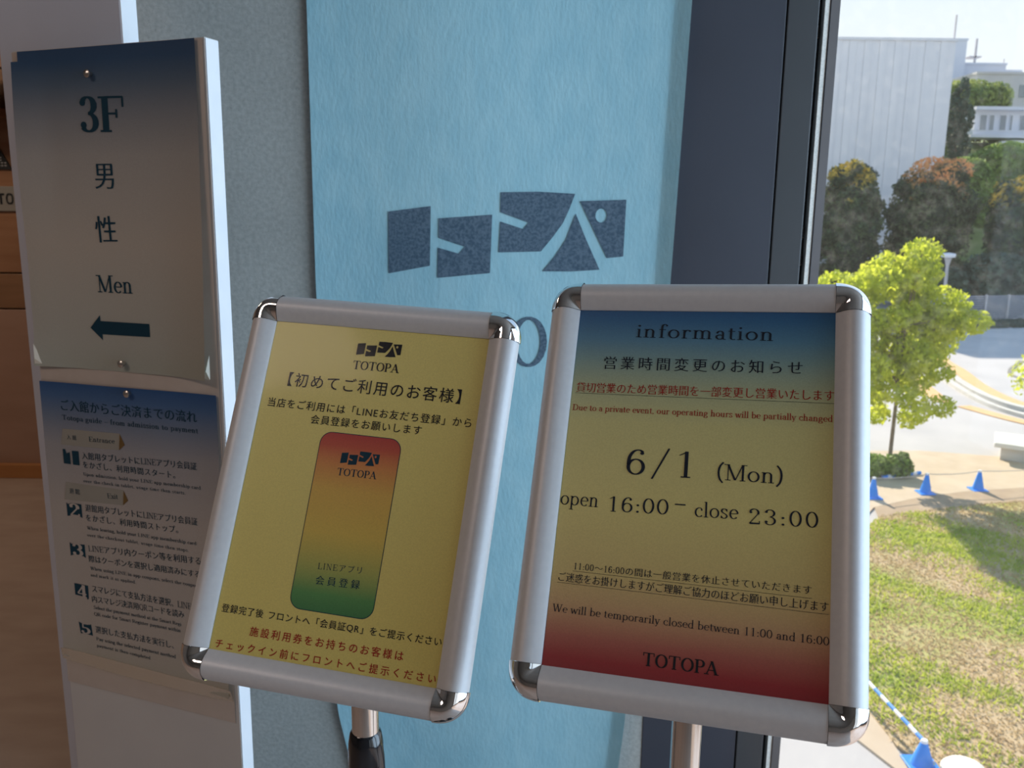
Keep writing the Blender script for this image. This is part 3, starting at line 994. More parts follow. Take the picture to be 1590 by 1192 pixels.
# face corners; the board runs on down to the floor
sl = (bp[3][0] - bp[0][0]) / (bp[3][1] - bp[0][1])
bl_ = (bp[0][0] + sl * (0 - bp[0][1]), 0.0)
br_ = (bp[1][0] + (bp[2][0] - bp[1][0]) / (bp[2][1] - bp[1][1]) * (0 - bp[1][1]), 0.0)
face = [bl_, br_, bp[1], bp[0]]
mbf = MB()
mbf.add([(x, 0.0, z) for x, z in face] + [(x, -0.026, z) for x, z in face], [(0, 1, 2, 3), (7, 6, 5, 4), (0, 4, 5, 1), (2, 6, 7, 3), (3, 7, 4, 0)], 0)
mbf.add([(x, 0.0, z) for x, z in (face[1], face[2])] + [(x, -0.026, z) for x, z in (face[1], face[2])], [(0, 2, 3, 1)], 0)
mbf.build('panel', M['white_board'], board, BF, bevel=0.0012)
# tan board face that shows round the sheets
MB().add([(x, 0.0012, z) for x, z in [(bl_[0] + 0.002, 0.60), (br_[0] - 0.004, 0.60), (bp[1][0] - 0.002, bp[1][1] - 0.002), (bp[0][0] + 0.001, bp[0][1] - 0.002)]], [(0, 1, 2, 3)]).build('facing', M['tan_board'], board, BF)
MB().add([(x + 0.0011, y, z) for x, y, z in [(br_[0], -0.001, 0), (br_[0], -0.0255, 0), (bp[1][0], -0.0255, bp[1][1] - 0.001), (bp[1][0], -0.001, bp[1][1] - 0.001)]], [(0, 1, 2, 3)]).build('edge_strip', M['edge_white'], board, BF)
MB().box(-0.36, 0.03, -0.20, 0.14, 0, 0.02).build('foot_plate', M['edge_white'], board, BF, bevel=0.003)


def sheet_surface(corners, lift, nx=26, ny=34, torn=False):
    """corners TL TR BR BL in metres; lift(s, t) = distance off the board"""
    tl, tr, br, bl = corners

    def P(s, t):
        x = (tl[0] * (1 - s) + tr[0] * s) * (1 - t) + (bl[0] * (1 - s) + br[0] * s) * t
        z = (tl[1] * (1 - s) + tr[1] * s) * (1 - t) + (bl[1] * (1 - s) + br[1] * s) * t
        return x, z
    V, F = [], []
    for j in range(ny + 1):
        for i in range(nx + 1):
            s, t = i / nx, j / ny
            x, z = P(s, t)
            V.append((x, lift(s, t), z))
    for j in range(ny):
        for i in range(nx):
            if torn and i < 1 and j < 1:
                continue
            a = j * (nx + 1) + i
            F.append((a, a + 1, a + nx + 2, a + nx + 1))

    def place(u, v):
        s = (u - bl[0]) / (br[0] - bl[0])
        t = (tl[1] - v) / (tl[1] - bl[1])
        return (u, lift(min(1, max(0, s)), min(1, max(0, t))) + 0.0006, v)
    return V, F, place


lift_a = lambda s, t: 0.0030 + 0.010 * max(0, s - 0.72) ** 2 * (1 + 6 * t * t) * 3 + 0.010 * max(0, t - 0.88) * (1 - s) ** 6 * 4 + 0.020 * max(0, 0.18 - s) * (0.4 + math.sin(PI * min(1, t * 1.6))) + 0.0012 * math.sin(7 * s + 2 * t) * t
lift_b = lambda s, t: 0.0030 + 0.012 * max(0, s - 0.78) ** 2 * 5 + 0.010 * max(0, 0.12 - s) * 1.4 + 0.030 * max(0, t - 0.72) ** 2 + 0.0010 * math.sin(5 * s + 3 * t)
ush = [(a / 1000, b / 1000) for a, b in UP_SHEET]
lsh = [(a / 1000, b / 1000) for a, b in LOW_SHEET]
post_a = thing('floor_poster', 'blue-topped paper poster reading 3F with an arrow, pinned above the guide poster', 'poster', tuple(B_T + BE * -0.17 + BU * 1.12))
V, F, pa = sheet_surface(ush, lift_a, torn=True)
sa = MB().add(V, F).build('sheet', M['sheet_three'], post_a, BF, smooth=True)
for spec in UP_TEXT:
    text_line(spec, sa, BF, pa)
polys(sa, BF, lambda x, z: pa(x, z), [[(a / 1000, b / 1000) for a, b in UP_ARROW]], M['ink_teal'], 'arrow')
# curled lower corners show the paper's pale back
for sx, xx in ((1, ush[3][0]), (-1, ush[2][0])):
    z0 = ush[3][1] if sx > 0 else ush[2][1]
    MB().add([(xx, 0.009, z0), (xx + sx * 0.018, 0.007, z0 + 0.001), (xx, 0.008, z0 + 0.034), (xx + sx * 0.004, 0.012, z0 + 0.012)], [(0, 1, 3), (1, 2, 3), (2, 0, 3)]).build('curled_corner', M['paper_back'], sa, BF)
post_b = thing('guide_poster', 'dark blue to cream paper poster listing five numbered steps', 'poster', tuple(B_T + BE * -0.17 + BU * 0.64))
V, F, pb = sheet_surface(lsh, lift_b)
sb = MB().add(V, F).build('sheet', M['sheet_guide'], post_b, BF, smooth=True)
mm = lambda q: [(a / 1000, b / 1000) for a, b in q]
pb_low = lambda x, z: (pb(x, z)[0], pb(x, z)[1] - 0.0003, pb(x, z)[2])
for q in LOW_BOX:
    a, b, c_, d_ = mm(q)
    V, F = [], []
    for i in range(13):
        t = i / 12
        V += [pb_low(d_[0] + (c_[0] - d_[0]) * t, d_[1] + (c_[1] - d_[1]) * t), pb_low(a[0] + (b[0] - a[0]) * t, a[1] + (b[1] - a[1]) * t)]
        if i:
            F.append((2 * i - 2, 2 * i, 2 * i + 1, 2 * i - 1))
    link('label_box', mesh('label_box', V, F), M['ink_box'], sb, BF)
for q in LOW_TRI:
    polys(sb, BF, lambda x, z: pb(x, z), [mm(q)], M['ink_brown'], 'arrow_tip')
for spec in LOW_TEXT:
    text_line(spec, sb, BF, pb)
# the five cut-out step numbers: a dark block with the figure left open
for (q, ch) in zip(NUM_BOX, '12345'):
    q = mm(q)
    cx0, cx1 = q[0][0], q[1][0]
    cz0, cz1 = q[3][1], q[0][1]
    w_, h_ = cx1 - cx0, cz1 - cz0
    if ch == '1':
        sh = [[(0, 0), (.44, 0), (.44, .84), (.22, .72), (.16, 1), (0, 1)], [(.58, 0), (1, 0), (1, .98), (.58, .96)]]
        polys(sb, BF, lambda x, z: pb(x, z), [[(cx0 + a * w_, cz0 + b * h_) for a, b in s_] for s_ in sh], M['ink_teal'], 'step_number')
    else:
        sh = {'2': [(0, 1), (.1, .88), (.3, .98), (.86, 1), (1, 1), (1, 0), (.88, .08), (.3, .1), (0, 0)],
              '3': [(0, 1), (.12, .9), (.9, .98), (1, 1), (1, 0), (.86, .1), (.15, .08), (0, 0)],
              '4': [(0, 1), (1, .98), (.97, .1), (.86, 0), (.8, .16), (0, .2)],
              '5': [(0, 1), (.16, .92), (.85, .9), (.92, 1), (1, 0), (.86, .02), (.3, .06), (.1, 0)]}[ch]
        polys(sb, BF, pb_low, [[(cx0 + a * w_, cz0 + b * h_) for a, b in sh]], M['ink_teal'], 'step_number')
        gv, gf, adv = serif_glyph(ch, 0.20, 0.085)
        lo, hi = gv[:, 0].min(), gv[:, 0].max()
        V = [pb(cx0 + w_ * (0.16 + 0.70 * (a - lo) / (hi - lo)), cz0 + h_ * (0.08 + 0.88 * b)) for a, b in gv]
        link('step_figure', mesh('step_figure', V, gf), M['ink_open'], sb, BF)
# aged tape along the lower edge of the guide poster
bz = lsh[3][1]
V, F = [], []
for i in range(25):
    s = i / 24
    x = lsh[3][0] - 0.004 + s * (lsh[2][0] - lsh[3][0] + 0.008)
    zz = bz + s * (lsh[2][1] - bz)
    sag = -0.010 * math.sin(PI * s)
    V += [(x, lift_b(min(1, s), 1.0) + 0.0012, zz + 0.014 + sag * 0.2), (x, 0.0055 + 0.002 * math.sin(PI * s), zz - 0.006 + sag * 0.2)]
    if i:
        F.append((2 * i - 2, 2 * i - 1, 2 * i + 1, 2 * i))
tp = MB().add(V, F).build('adhesive_tape', M['tape'], None, BF, smooth=True)
tagp(tp, 'yellowed clear tape along the lower edge of the five-step poster', 'tape')
for i, ((a, b), lb) in enumerate(zip([(-183.8, 1526.2), (-164.5, 1133.4), (-159.1, 1090.3)], ('small steel pin near the top of the 3F poster', 'small steel pin at the lower edge of the 3F poster', 'small steel pin at the top of the five-step poster'))):
    prof = [(0.0026, -0.001), (0.0030, 0.0), (0.0040, 0.004), (0.0052, 0.0062), (0.0052, 0.0078), (0.0030, 0.0092), (0.0004, 0.0095)]
    pm = xyz(B_T + BE * (a / 1000) + BU * (b / 1000) + BN * (0.0035 if i != 1 else 0.004), (BE, BU, BN))
    p_ = MB().lathe(prof, 16).build('push_pin', M['pin'], None, pm, smooth=True)
    tagp(p_, lb, 'pin')

# taller pale board standing behind it
back = thing('backing_board', 'tall pale lavender-grey board standing behind the poster board', 'board', tuple(B_T + BE * -0.29 - BN * 0.06))
x0t, x1t = -0.4020, -0.1725
zt = 2.12
MB().box(x0t, x1t, -0.075, -0.045, 0, zt).build('panel', M['lavender'], back, BF, bevel=0.001)
MB().box(x1t - 0.0004, x1t + 0.0016, -0.0745, -0.0455, 0.0, zt - 0.001).build('edge_strip', M['edge_white'], back, BF)
MB().box(x0t + 0.01, x1t - 0.01, -0.20, -0.076, 0, 0.02).build('foot_plate', M['edge_white'], back, BF, bevel=0.003)

# things fixed to the wood wall beyond
tri = thing('triangular_sign', 'small black triangular sign on the orange wood wall', 'sign', (-2.47, 4.19, 1.52))
tx, ty, tz = -2.392, 4.196, 1.525
MB().add([(tx, ty, tz), (tx - 0.26, ty, tz), (tx - 0.13, ty, tz + 0.25), (tx, ty - 0.004, tz), (tx - 0.26, ty - 0.004, tz), (tx - 0.13, ty - 0.004, tz + 0.25)],
         [(0, 1, 2), (3, 5, 4), (0, 3, 4, 1), (1, 4, 5, 2), (2, 5, 3, 0)]).build('plate', M['black_mat'], tri)
V, F = [], []
for r_, (zz, n_) in enumerate(((0.052, 5), (0.040, 4), (0.028, 7), (0.015, 5))):
    for k in range(n_):
        x = tx - 0.045 - k * 0.016 - (0.01 if r_ < 2 else -0.012)
        V += [(x, ty - 0.0052, tz + zz), (x + 0.010, ty - 0.0052, tz + zz), (x + 0.010, ty - 0.0052, tz + zz + 0.005), (x, ty - 0.0052, tz + zz + 0.005)]
        b0 = len(V) - 4
        F.append((b0, b0 + 1, b0 + 2, b0 + 3))
link('lettering', mesh('lettering', V, F), mat('worn_white_ink', (0.45, 0.45, 0.45), 0.7), tri)
lab = thing('name_strip', 'grey name strip with black capitals on the wood wall below the black triangle', 'sign', (-2.42, 4.19, 1.33))
MB().box(-2.62, -2.34, 4.190, 4.199, 1.330, 1.447).build('plate', mat('grey_plate', (0.22, 0.205, 0.19), 0.6), lab, bevel=0.002)
V, F = [], []
for ch, gx in (('O', -2.503), ('T', -2.457), ('O', -2.415)):
    cx, r = gx, []
    if ch == 'T':
        V += [(cx - 0.017, 4.1885, 1.405), (cx + 0.017, 4.1885, 1.405), (cx + 0.017, 4.1885, 1.414), (cx - 0.017, 4.1885, 1.414), (cx - 0.005, 4.1885, 1.363), (cx + 0.005, 4.1885, 1.363), (cx + 0.005, 4.1885, 1.405), (cx - 0.005, 4.1885, 1.405)]
        n_ = len(V) - 8
        F += [(n_, n_ + 1, n_ + 2, n_ + 3), (n_ + 4, n_ + 5, n_ + 6, n_ + 7)]
    else:
        n_ = len(V)
        for k in range(24):
            a = 2 * PI * k / 24
            sq = lambda v: math.copysign(abs(v) ** 0.75, v)
            V += [(cx + 0.0180 * sq(math.cos(a)), 4.1885, 1.3885 + 0.0262 * sq(math.sin(a))), (cx + 0.0100 * sq(math.cos(a)), 4.1885, 1.3885 + 0.0178 * sq(math.sin(a)))]
        F += [(n_ + 2 * k, n_ + 2 * ((k + 1) % 24), n_ + 2 * ((k + 1) % 24) + 1, n_ + 2 * k + 1) for k in range(24)]
link('lettering', mesh('lettering', V, F), M['ink_black'], lab)
jar = thing('olive_jar', 'dark olive rounded jar on a small shelf of the wood wall', 'jar', (-2.43, 4.10, 1.80))
MB().lathe([(0.02, 1.795), (0.05, 1.80), (0.072, 1.83), (0.076, 1.87), (0.066, 1.915), (0.045, 1.935), (0.043, 1.95)], 28, -2.435, 4.08).build('body', mat('olive_glaze', (0.050, 0.052, 0.030), 0.35), jar, smooth=True)
MB().lathe([(0.047, 1.95), (0.049, 1.955), (0.046, 1.972), (0.012, 1.978)], 28, -2.435, 4.08).build('lid', mat('olive_lid', (0.040, 0.040, 0.026), 0.4), jar, smooth=True)
shf = MB().box(-3.0, -2.36, 3.98, 4.199, 1.755, 1.794).build('wall_shelf', wd2, bevel=0.003)
tagp(shf, 'dark wooden shelf under the olive jar', 'shelf')


# ------------------------------------------------------------------ snap-frame sign stands
def rail_profile(p):
    k = p / 0.0249
    return [(0.0003, -0.0064), (0.0003, -0.0042), (0.0010, -0.0034), (0.0030, -0.0018), (0.0060, 0.0006), (0.0090, 0.0023), (0.0120, 0.0031), (0.0150, 0.0029), (0.0180, 0.0015), (0.0205, -0.0008), (0.0228, -0.0042), (0.0243, -0.0080), (0.0243, -0.0118)]


def rail(L, p, prof):
    """rail lying along local x, inner edge at y = 0, outwards +y"""
    n = len(prof)
    rings = [(-L / 2, 0), (L / 2, 0)]
    V, F = [], []
    for x, _ in rings:
        V += [(x, s, z) for s, z in prof]
    for i in range(n - 1):
        F.append((i, i + 1, n + i + 1, n + i))
    F.append((n - 1, 0, n, 2 * n - 1))
    F.append(tuple(range(n - 1, -1, -1)))
    F.append(tuple(range(n, 2 * n)))
    return V, F


def corner_cap(p, prof):
    """chrome corner: mitred at the inner point, rounding over to a quarter circle outside"""
    zs_ = [z for _, z in prof]
    ss_ = [s for s, _ in prof]
    R = p + 0.0004
    V, F = [], []
    nr, na = 16, 20
    for i in range(nr + 1):
        t = i / nr
        for j in range(na + 1):
            a = (PI / 2) * j / na
            c, s = math.cos(a), math.sin(a)
            q = 2 + 10 * (1 - t) ** 1.5
            rad = t * R * (1.0 + 0.05 * math.sin(2 * a) ** 2 * t)
            x, y = rad * c, rad * s
            dd = (abs(x) ** q + abs(y) ** q) ** (1 / q) if rad > 1e-9 else 0
            z = np.interp(min(dd, R), [0] + ss_[1:-2] + [R * 0.985, R], [zs_[1]] + zs_[1:-2] + [-0.0052, -0.0085]) + 0.0005
            V.append((x, y, z))
    for i in range(nr):
        for j in range(na):
            a = i * (na + 1) + j
            F.append((a, a + na + 1, a + na + 2, a + 1))
    # skirt down to the back
    b0 = len(V)
    for j in range(na + 1):
        x, y, z = V[nr * (na + 1) + j]
        V.append((x, y, -0.0122))
    for j in range(na):
        a = nr * (na + 1) + j
        F.append((a, b0 + j, b0 + j + 1, a + 1))
    c0 = len(V)
    V.append((0, 0, -0.0122))
    for j in range(na):
        F.append((c0, b0 + j + 1, b0 + j))
    F.append((c0, b0, nr * (na + 1), 0))
    F.append((c0, 0, nr * (na + 1) + na, b0 + na))
    return V, F


def sign_stand(label, T, cols, w, h, sheet, pole_xy, pole_r, grip_z, neck_v):
    head = xyz(T, cols)
    root = thing('sign_stand', label, 'sign', (pole_xy[0], pole_xy[1], 0.0))
    p = 0.0249
    prof = rail_profile(p)
    # four snap rails
    for ang, L, off in ((0, w, h / 2), (PI, w, h / 2), (-PI / 2, h, w / 2), (PI / 2, h, w / 2)):
        V, F = rail(L - 0.0004, p, prof)
        rm = Matrix.Rotation(ang, 4, 'Z') @ Matrix.Translation((0, off, 0))
        MB().add(V, F).build('snap_rail', M['alu'], root, head @ rm, smooth=True)
    for sx, sy, ang in ((1, 1, 0), (-1, 1, PI / 2), (-1, -1, PI), (1, -1, -PI / 2)):
        V, F = corner_cap(p, prof)
        rm = Matrix.Translation((sx * w / 2, sy * h / 2, 0)) @ Matrix.Rotation(ang, 4, 'Z')
        MB().add(V, F).build('corner_cap', M['chrome'], root, head @ rm, smooth=True)
    MB().box(-w / 2 - 0.0165, w / 2 + 0.0165, -h / 2 - 0.0165, h / 2 + 0.0165, -0.0125, -0.0068).build('backing_plate', M['backing'], root, head)
    sh = MB().add([(-w / 2 - 0.004, -h / 2 - 0.004, -0.0052), (w / 2 + 0.004, -h / 2 - 0.004, -0.0052), (w / 2 + 0.004, h / 2 + 0.004, -0.0052), (-w / 2 - 0.004, h / 2 + 0.004, -0.0052)], [(0, 1, 2, 3)]).build('printed_sheet', sheet, root, head)
    # clear cover with a faint swell
    n = 14
    V = [(-w / 2 - 0.001 + (w + 0.002) * i / n, -h / 2 - 0.001 + (h + 0.002) * j / n, -0.0044 + 0.0004 * math.sin(2.1 * i / n + 1) * math.sin(3.3 * j / n)) for j in range(n + 1) for i in range(n + 1)]
    F = [(j * (n + 1) + i, j * (n + 1) + i + 1, (j + 1) * (n + 1) + i + 1, (j + 1) * (n + 1) + i) for j in range(n) for i in range(n)]
    MB().add(V, F).build('cover_sheet', M['cover'], root, head, smooth=True)
    # stand: neck behind the plate, tube, grip, lower tube, base
    neck_top = head @ Vector((0, neck_v, -0.0125))
    ztop = neck_top.z - 0.008
    px, py = pole_xy
    MB().tube([neck_top + Vector((0, 0, 0.0)), Vector((neck_top.x, (neck_top.y + py) / 2, ztop + 0.004)), Vector((px, py, ztop - 0.010))], 0.009, 16).build('tilt_joint', M['black_gloss'], root, smooth=True)
    MB().lathe([(pole_r, grip_z - 0.03), (pole_r, ztop - 0.004), (pole_r * 0.8, ztop)], 40, px, py).build('tube', M['steel'], root, smooth=True)
    fl = lambda k, z: 1.0 - (0.09 if (k % 10) < 5 and z < grip_z - 0.020 else 0.0)
    g = MB().lathe([(pole_r * 1.02, grip_z), (pole_r * 1.16, grip_z - 0.002), (pole_r * 1.30, grip_z - 0.012), (pole_r * 1.42, grip_z - 0.022), (pole_r * 1.46, grip_z - 0.034), (pole_r * 1.46, grip_z - 0.085), (pole_r * 1.30, grip_z - 0.10)], 40, px, py, fl)
    g.build('grip', M['black_gloss'], root, smooth=True)
    MB().lathe([(pole_r * 1.22, 0.03), (pole_r * 1.22, grip_z - 0.098)], 32, px, py).build('lower_tube', M['black_gloss'], root, smooth=True)
    MB().lathe([(0.150, 0.0), (0.150, 0.008), (0.140, 0.016), (0.05, 0.024), (pole_r * 1.5, 0.034)], 64, px, py).build('base', M['black_gloss'], root, smooth=True)
    return root, sh, head


flat = lambda u, v: (u, v, -0.0049)
LM = ((0.97461, -0.22047, -0.03915), (0.12756, 0.40296, 0.90628), (-0.18403, -0.88827, 0.42085))
RM = ((0.95399, -0.29782, 0.03488), (0.11409, 0.46808, 0.87629), (-0.2773, -0.83199, 0.48052))
stL, shL, hL = sign_stand('silver snap-frame sign on a pole holding a yellow sheet with a red-to-green phone panel', (-0.13036, 0.65973, 1.1291), LM, 0.1901, 0.2748, M['sheet_yellow'], (-0.129, 0.70), 0.0122, 0.889, -0.03)
stR, shR, hR = sign_stand('silver snap-frame sign on a pole headed information, blue to yellow to red', (0.12825, 0.58576, 1.16161), RM, 0.1902, 0.2702, M['sheet_info'], (0.148, 0.64), 0.0122, 0.86, -0.03)
for spec in LEFT_TEXT:
    text_line(spec, shL, hL, flat)
for spec in RIGHT_TEXT:
    text_line(spec, shR, hR, flat)
# rules under three lines
rules = []
for (a, b) in RIGHT_LINES:
    rules.append([(a[0] / 1000, a[1] / 1000), (b[0] / 1000, b[1] / 1000), (b[0] / 1000, b[1] / 1000 + 0.00022), (a[0] / 1000, a[1] / 1000 + 0.00022)])
for q in rules:
    polys(shR, hR, flat, [q], M['ink_navy'], 'underline')
# phone panel on the yellow sheet
def rounded(x0, x1, y0, y1, r):
    out = []
    for cx, cy, a0 in ((x1 - r, y1 - r, 0), (x0 + r, y1 - r, 90), (x0 + r, y0 + r, 180), (x1 - r, y0 + r, 270)):
        for k in range(8):
            a = math.radians(a0 + 90 * k / 7)
            out.append((cx + r * math.cos(a), cy + r * math.sin(a)))
    return out


low1 = lambda u, v: (u, v, -0.00508)
low2 = lambda u, v: (u, v, -0.00500)
polys(shL, hL, low1, [rounded(-0.0350, 0.0360, -0.0970, 0.0468, 0.0100)], M['ink_teal'], 'panel_outline')
polys(shL, hL, low2, [rounded(-0.0344, 0.0354, -0.0964, 0.0462, 0.0095)], M['phone'], 'phone_panel')
pl, ho = logo_shapes(lambda u: -0.0176 + 0.0392 * u, lambda v: 0.1135 + 0.0140 * v)
polys(shL, hL, flat, pl, M['ink_black'], 'emblem', ho)
pl, ho = logo_shapes(lambda u: -0.0140 + 0.0330 * u, lambda v: 0.0212 + 0.0122 * v)
polys(shL, hL, flat, pl, M['ink_teal'], 'emblem', ho)


# ------------------------------------------------------------------ outdoors, seen from the upper floor
G = -4.65
rs = np.random.RandomState(11)


def slab(name, poly, z0, z1, m, parent=None, **kw):
    return MB().prism(poly, z0, z1).build(name, m, parent, **kw)


M['asphalt'] = mat('pale_concrete_road', (0.50, 0.48, 0.465), 0.9, col2=(0.44, 0.425, 0.415), scale=0.5, detail=10)
M['path'] = mat('sandy_paving', (0.56, 0.455, 0.33), 0.9, col2=(0.50, 0.395, 0.28), scale=1.5, detail=10)
M['tan_line'] = mat('ochre_kerb_paving', (0.72, 0.44, 0.20), 0.9, col2=(0.66, 0.40, 0.19), scale=3)
M['kerb'] = mat('grey_kerb', (0.60, 0.58, 0.52), 0.9, col2=(0.5, 0.48, 0.43), scale=3)
M['joint_line'] = mat('dark_drain_line', (0.22, 0.21, 0.18), 0.9)
M['white_stone'] = mat('white_stone', (0.74, 0.72, 0.66), 0.8, col2=(0.66, 0.64, 0.59), scale=3)
M['lawn'] = mat('worn_lawn', (0.33, 0.36, 0.075), 0.95, col2=(0.48, 0.36, 0.205), scale=0.75, detail=12, lo=0.38, hi=0.54, bump=0.6, bscale=25)
M['soil'] = mat('bare_brown_soil', (0.34, 0.25, 0.17), 0.95, col2=(0.40, 0.30, 0.20), scale=2)
M['blade'] = leaf_mat('grass_blades', (0.34, 0.44, 0.045), (0.52, 0.56, 0.10), 0.5, scale=1.5)
M['dry_blade'] = leaf_mat('dry_grass', (0.52, 0.39, 0.21), (0.60, 0.48, 0.27), 0.4, scale=1.5)
M['cone'] = mat('blue_plastic', (0.020, 0.25, 0.80), 0.45)
M['cone_white'] = mat('white_reflective_band', (0.80, 0.82, 0.86), 0.4)
M['bark'] = mat('grey_brown_bark', (0.16, 0.12, 0.085), 0.9, col2=(0.24, 0.19, 0.14), scale=8, stretch=(1, 1, 0.2))
M['lamp_metal'] = mat('pale_grey_metal', (0.50, 0.50, 0.52), 0.5, metal=0.3)
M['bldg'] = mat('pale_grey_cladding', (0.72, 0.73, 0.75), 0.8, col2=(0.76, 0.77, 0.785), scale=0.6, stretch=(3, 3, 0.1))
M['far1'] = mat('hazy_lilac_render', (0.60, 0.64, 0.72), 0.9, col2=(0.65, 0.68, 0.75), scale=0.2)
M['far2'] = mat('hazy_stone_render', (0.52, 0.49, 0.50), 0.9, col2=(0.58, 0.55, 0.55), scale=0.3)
M['white_render'] = mat('white_render', (0.66, 0.67, 0.71), 0.8)
M['dark_glass'] = mat('dark_window_glass', (0.20, 0.23, 0.25), 0.1, spec=0.8)
M['hill'] = mat('overgrown_slope', (0.13, 0.20, 0.07), 1.0, col2=(0.22, 0.28, 0.10), scale=0.3, detail=8)

slab('ground', [(-60, 3.2), (140, 3.2), (140, 320), (-60, 320)], G - 0.5, G - 0.02, M['asphalt'], kind='structure')
# sandy path between lawn and road; it follows the arc of the lawn
path = [(4.42, 8.2), (4.55, 9.75), (5.3, 12.5), (6.5, 15.6), (7.66, 17.22), (8.99, 17.94), (10.21, 18.38), (11.7, 18.71), (16, 19.2), (24, 19.4), (24, 21.0), (13.1, 21.12), (11.8, 21.48), (10.76, 21.75), (9.5, 21.69), (7.0, 21.0), (4.5, 18.6), (3.0, 15.0), (3.3, 11.6), (3.95, 9.4)]
slab('footpath', path, G - 0.02, G + 0.01, M['path'], kind='structure')
slab('soil_strip', [(7.5, 16.6), (7.66, 17.18), (8.99, 17.90), (10.21, 18.34), (11.7, 18.67), (16, 19.16), (24, 19.36), (24, 18.3), (16, 18.2), (11.7, 17.8), (10.2, 17.5), (9.0, 17.1)], G, G + 0.025, M['soil'], kind='structure')
lawn_poly = [(4.5, 8.9), (4.46, 9.6), (5.3, 12.35), (6.5, 15.4), (7.6, 16.7), (9.0, 17.15), (10.2, 17.55), (11.7, 17.85), (16, 18.25), (24, 18.35), (24, 5.0), (6.2, 5.0), (5.1, 7.8)]
slab('lawn', lawn_poly, G - 0.01, G + 0.02, M['lawn'], kind='structure')


def inside(px, py, poly):
    c = np.zeros(len(px), bool)
    for i in range(len(poly)):
        (x1, y1), (x2, y2) = poly[i], poly[(i + 1) % len(poly)]
        if y1 == y2:
            continue
        c ^= ((y1 > py) != (y2 > py)) & (px < (x2 - x1) * (py - y1) / (y2 - y1) + x1)
    return c


def fast_mesh(name, V, nper, m, parent=None, kind=None, world_m=None, attr=None, label=None):
    """V: (n, nper, 3) polygons without shared vertices"""
    n = V.shape[0]
    me = bpy.data.meshes.new(name)
    me.vertices.add(n * nper)
    me.vertices.foreach_set('co', V.reshape(-1).astype(np.float32))
    me.loops.add(n * nper)
    me.loops.foreach_set('vertex_index', np.arange(n * nper, dtype=np.int32))
    me.polygons.add(n)
    me.polygons.foreach_set('loop_start', np.arange(0, n * nper, nper, dtype=np.int32))
    me.polygons.foreach_set('loop_total', np.full(n, nper, dtype=np.int32))
    me.update(calc_edges=True)
    if attr is not None:
        a = me.attributes.new('fresh', 'FLOAT', 'POINT')
        a.data.foreach_set('value', np.repeat(attr, nper).astype(np.float32))
    o = link(name, me, m, parent, world_m)
    if kind:
        o['kind'] = kind
    if label:
        o['label'] = label
    return o


def blades(name, n, m, seed, dry, label):
    r = np.random.RandomState(seed)
    x, y = r.uniform(4.4, 14.5, n * 2), r.uniform(7.5, 18.2, n * 2)
    k = inside(x, y, lawn_poly)
    # clumps: grass keeps to the green patches
    f = np.sin(x * 1.7 + 0.6 * np.sin(y * 1.3)) + np.sin(y * 2.1 + 1.3 * np.sin(x * 0.9)) + 0.8 * np.sin(x * 4.1 + y * 3.3) + r.normal(0, 0.6, n * 2)
    f = f - 0.35 * np.clip((10.6 - y) / 2.0, 0, 1.5) - 0.5 * np.clip((y - 16.4) / 0.8, 0, 1)
    k &= (f < 0.25) if dry else (f > 0.05)
    x, y = x[k][:n], y[k][:n]
    n = len(x)
    a = r.uniform(0, 2 * PI, n)
    w, h = r.uniform(0.010, 0.022, n), r.uniform(0.03, 0.07, n) * (0.6 if dry else 1)
    c, s = np.cos(a) * w, np.sin(a) * w
    lx, ly = r.normal(0, 0.025, n), r.normal(0, 0.025, n)
    z = np.full(n, G + 0.018)
    V = np.stack([np.stack([x - c, y - s, z], 1), np.stack([x + c, y + s, z], 1), np.stack([x + lx, y + ly, z + h], 1)], 1)
    o = fast_mesh(name, V, 3, m, None, 'stuff')
    o['label'] = label
    o['category'] = 'grass'


blades('grass', 60000, M['blade'], 3, False, 'bright green grass tufts on the worn lawn')
blades('dry_grass', 50000, M['dry_blade'], 4, True, 'straw-coloured dry grass between the green patches')


def strip(name, pts, w, z0, z1, m):
    pts = [Vector((p[0], p[1], 0)) for p in pts]
    L, R = [], []
    for i, p in enumerate(pts):
        d = (pts[min(i + 1, len(pts) - 1)] - pts[max(0, i - 1)]).normalized()
        q = Vector((-d.y, d.x, 0)) * (w / 2)
        L.append(p + q)
        R.append(p - q)
    mb = MB()
    for i in range(len(pts) - 1):
        mb.prism([L[i][:2], L[i + 1][:2], R[i + 1][:2], R[i][:2]], z0, z1)
    return mb.build(name, m, kind='structure')


def smooth2(pts, k=6):
    return catmull(pts, k)


strip('road_marking', smooth2([(19.5, 39.0), (18.51, 36.3), (18.0, 33.97), (17.15, 30.89), (16.83, 28.64), (16.95, 27.4), (17.6, 25.6), (19.5, 23.4)]), 0.55, G - 0.02, G + 0.012, M['tan_line'])
strip('road_marking', smooth2([(16.2, 36.0), (15.55, 33.1), (14.81, 29.93), (14.35, 27.9)]), 0.55, G - 0.02, G + 0.012, M['tan_line'])
strip('road_marking', smooth2([(14.75, 27.3), (14.95, 26.6), (15.2, 25.8), (15.6, 24.9), (16.6, 23.4)]), 0.5, G - 0.02, G + 0.012, M['tan_line'])
strip('kerb', smooth2([(17.0, 33.0), (16.28, 29.46), (16.2, 27.6), (16.45, 26.6), (17.2, 25.0)]), 0.28, G - 0.02, G + 0.12, M['kerb'])
strip('kerb', smooth2([(16.6, 32.6), (15.99, 30.0), (15.65, 27.57), (15.85, 25.9), (16.8, 24.0)]), 0.22, G - 0.02, G + 0.10, M['kerb'])
strip('road_line', smooth2([(22.0, 36.5), (19.6, 33.0), (20.5, 29.5), (22.4, 27.0)]), 0.16, G - 0.02, G + 0.012, M['joint_line'])

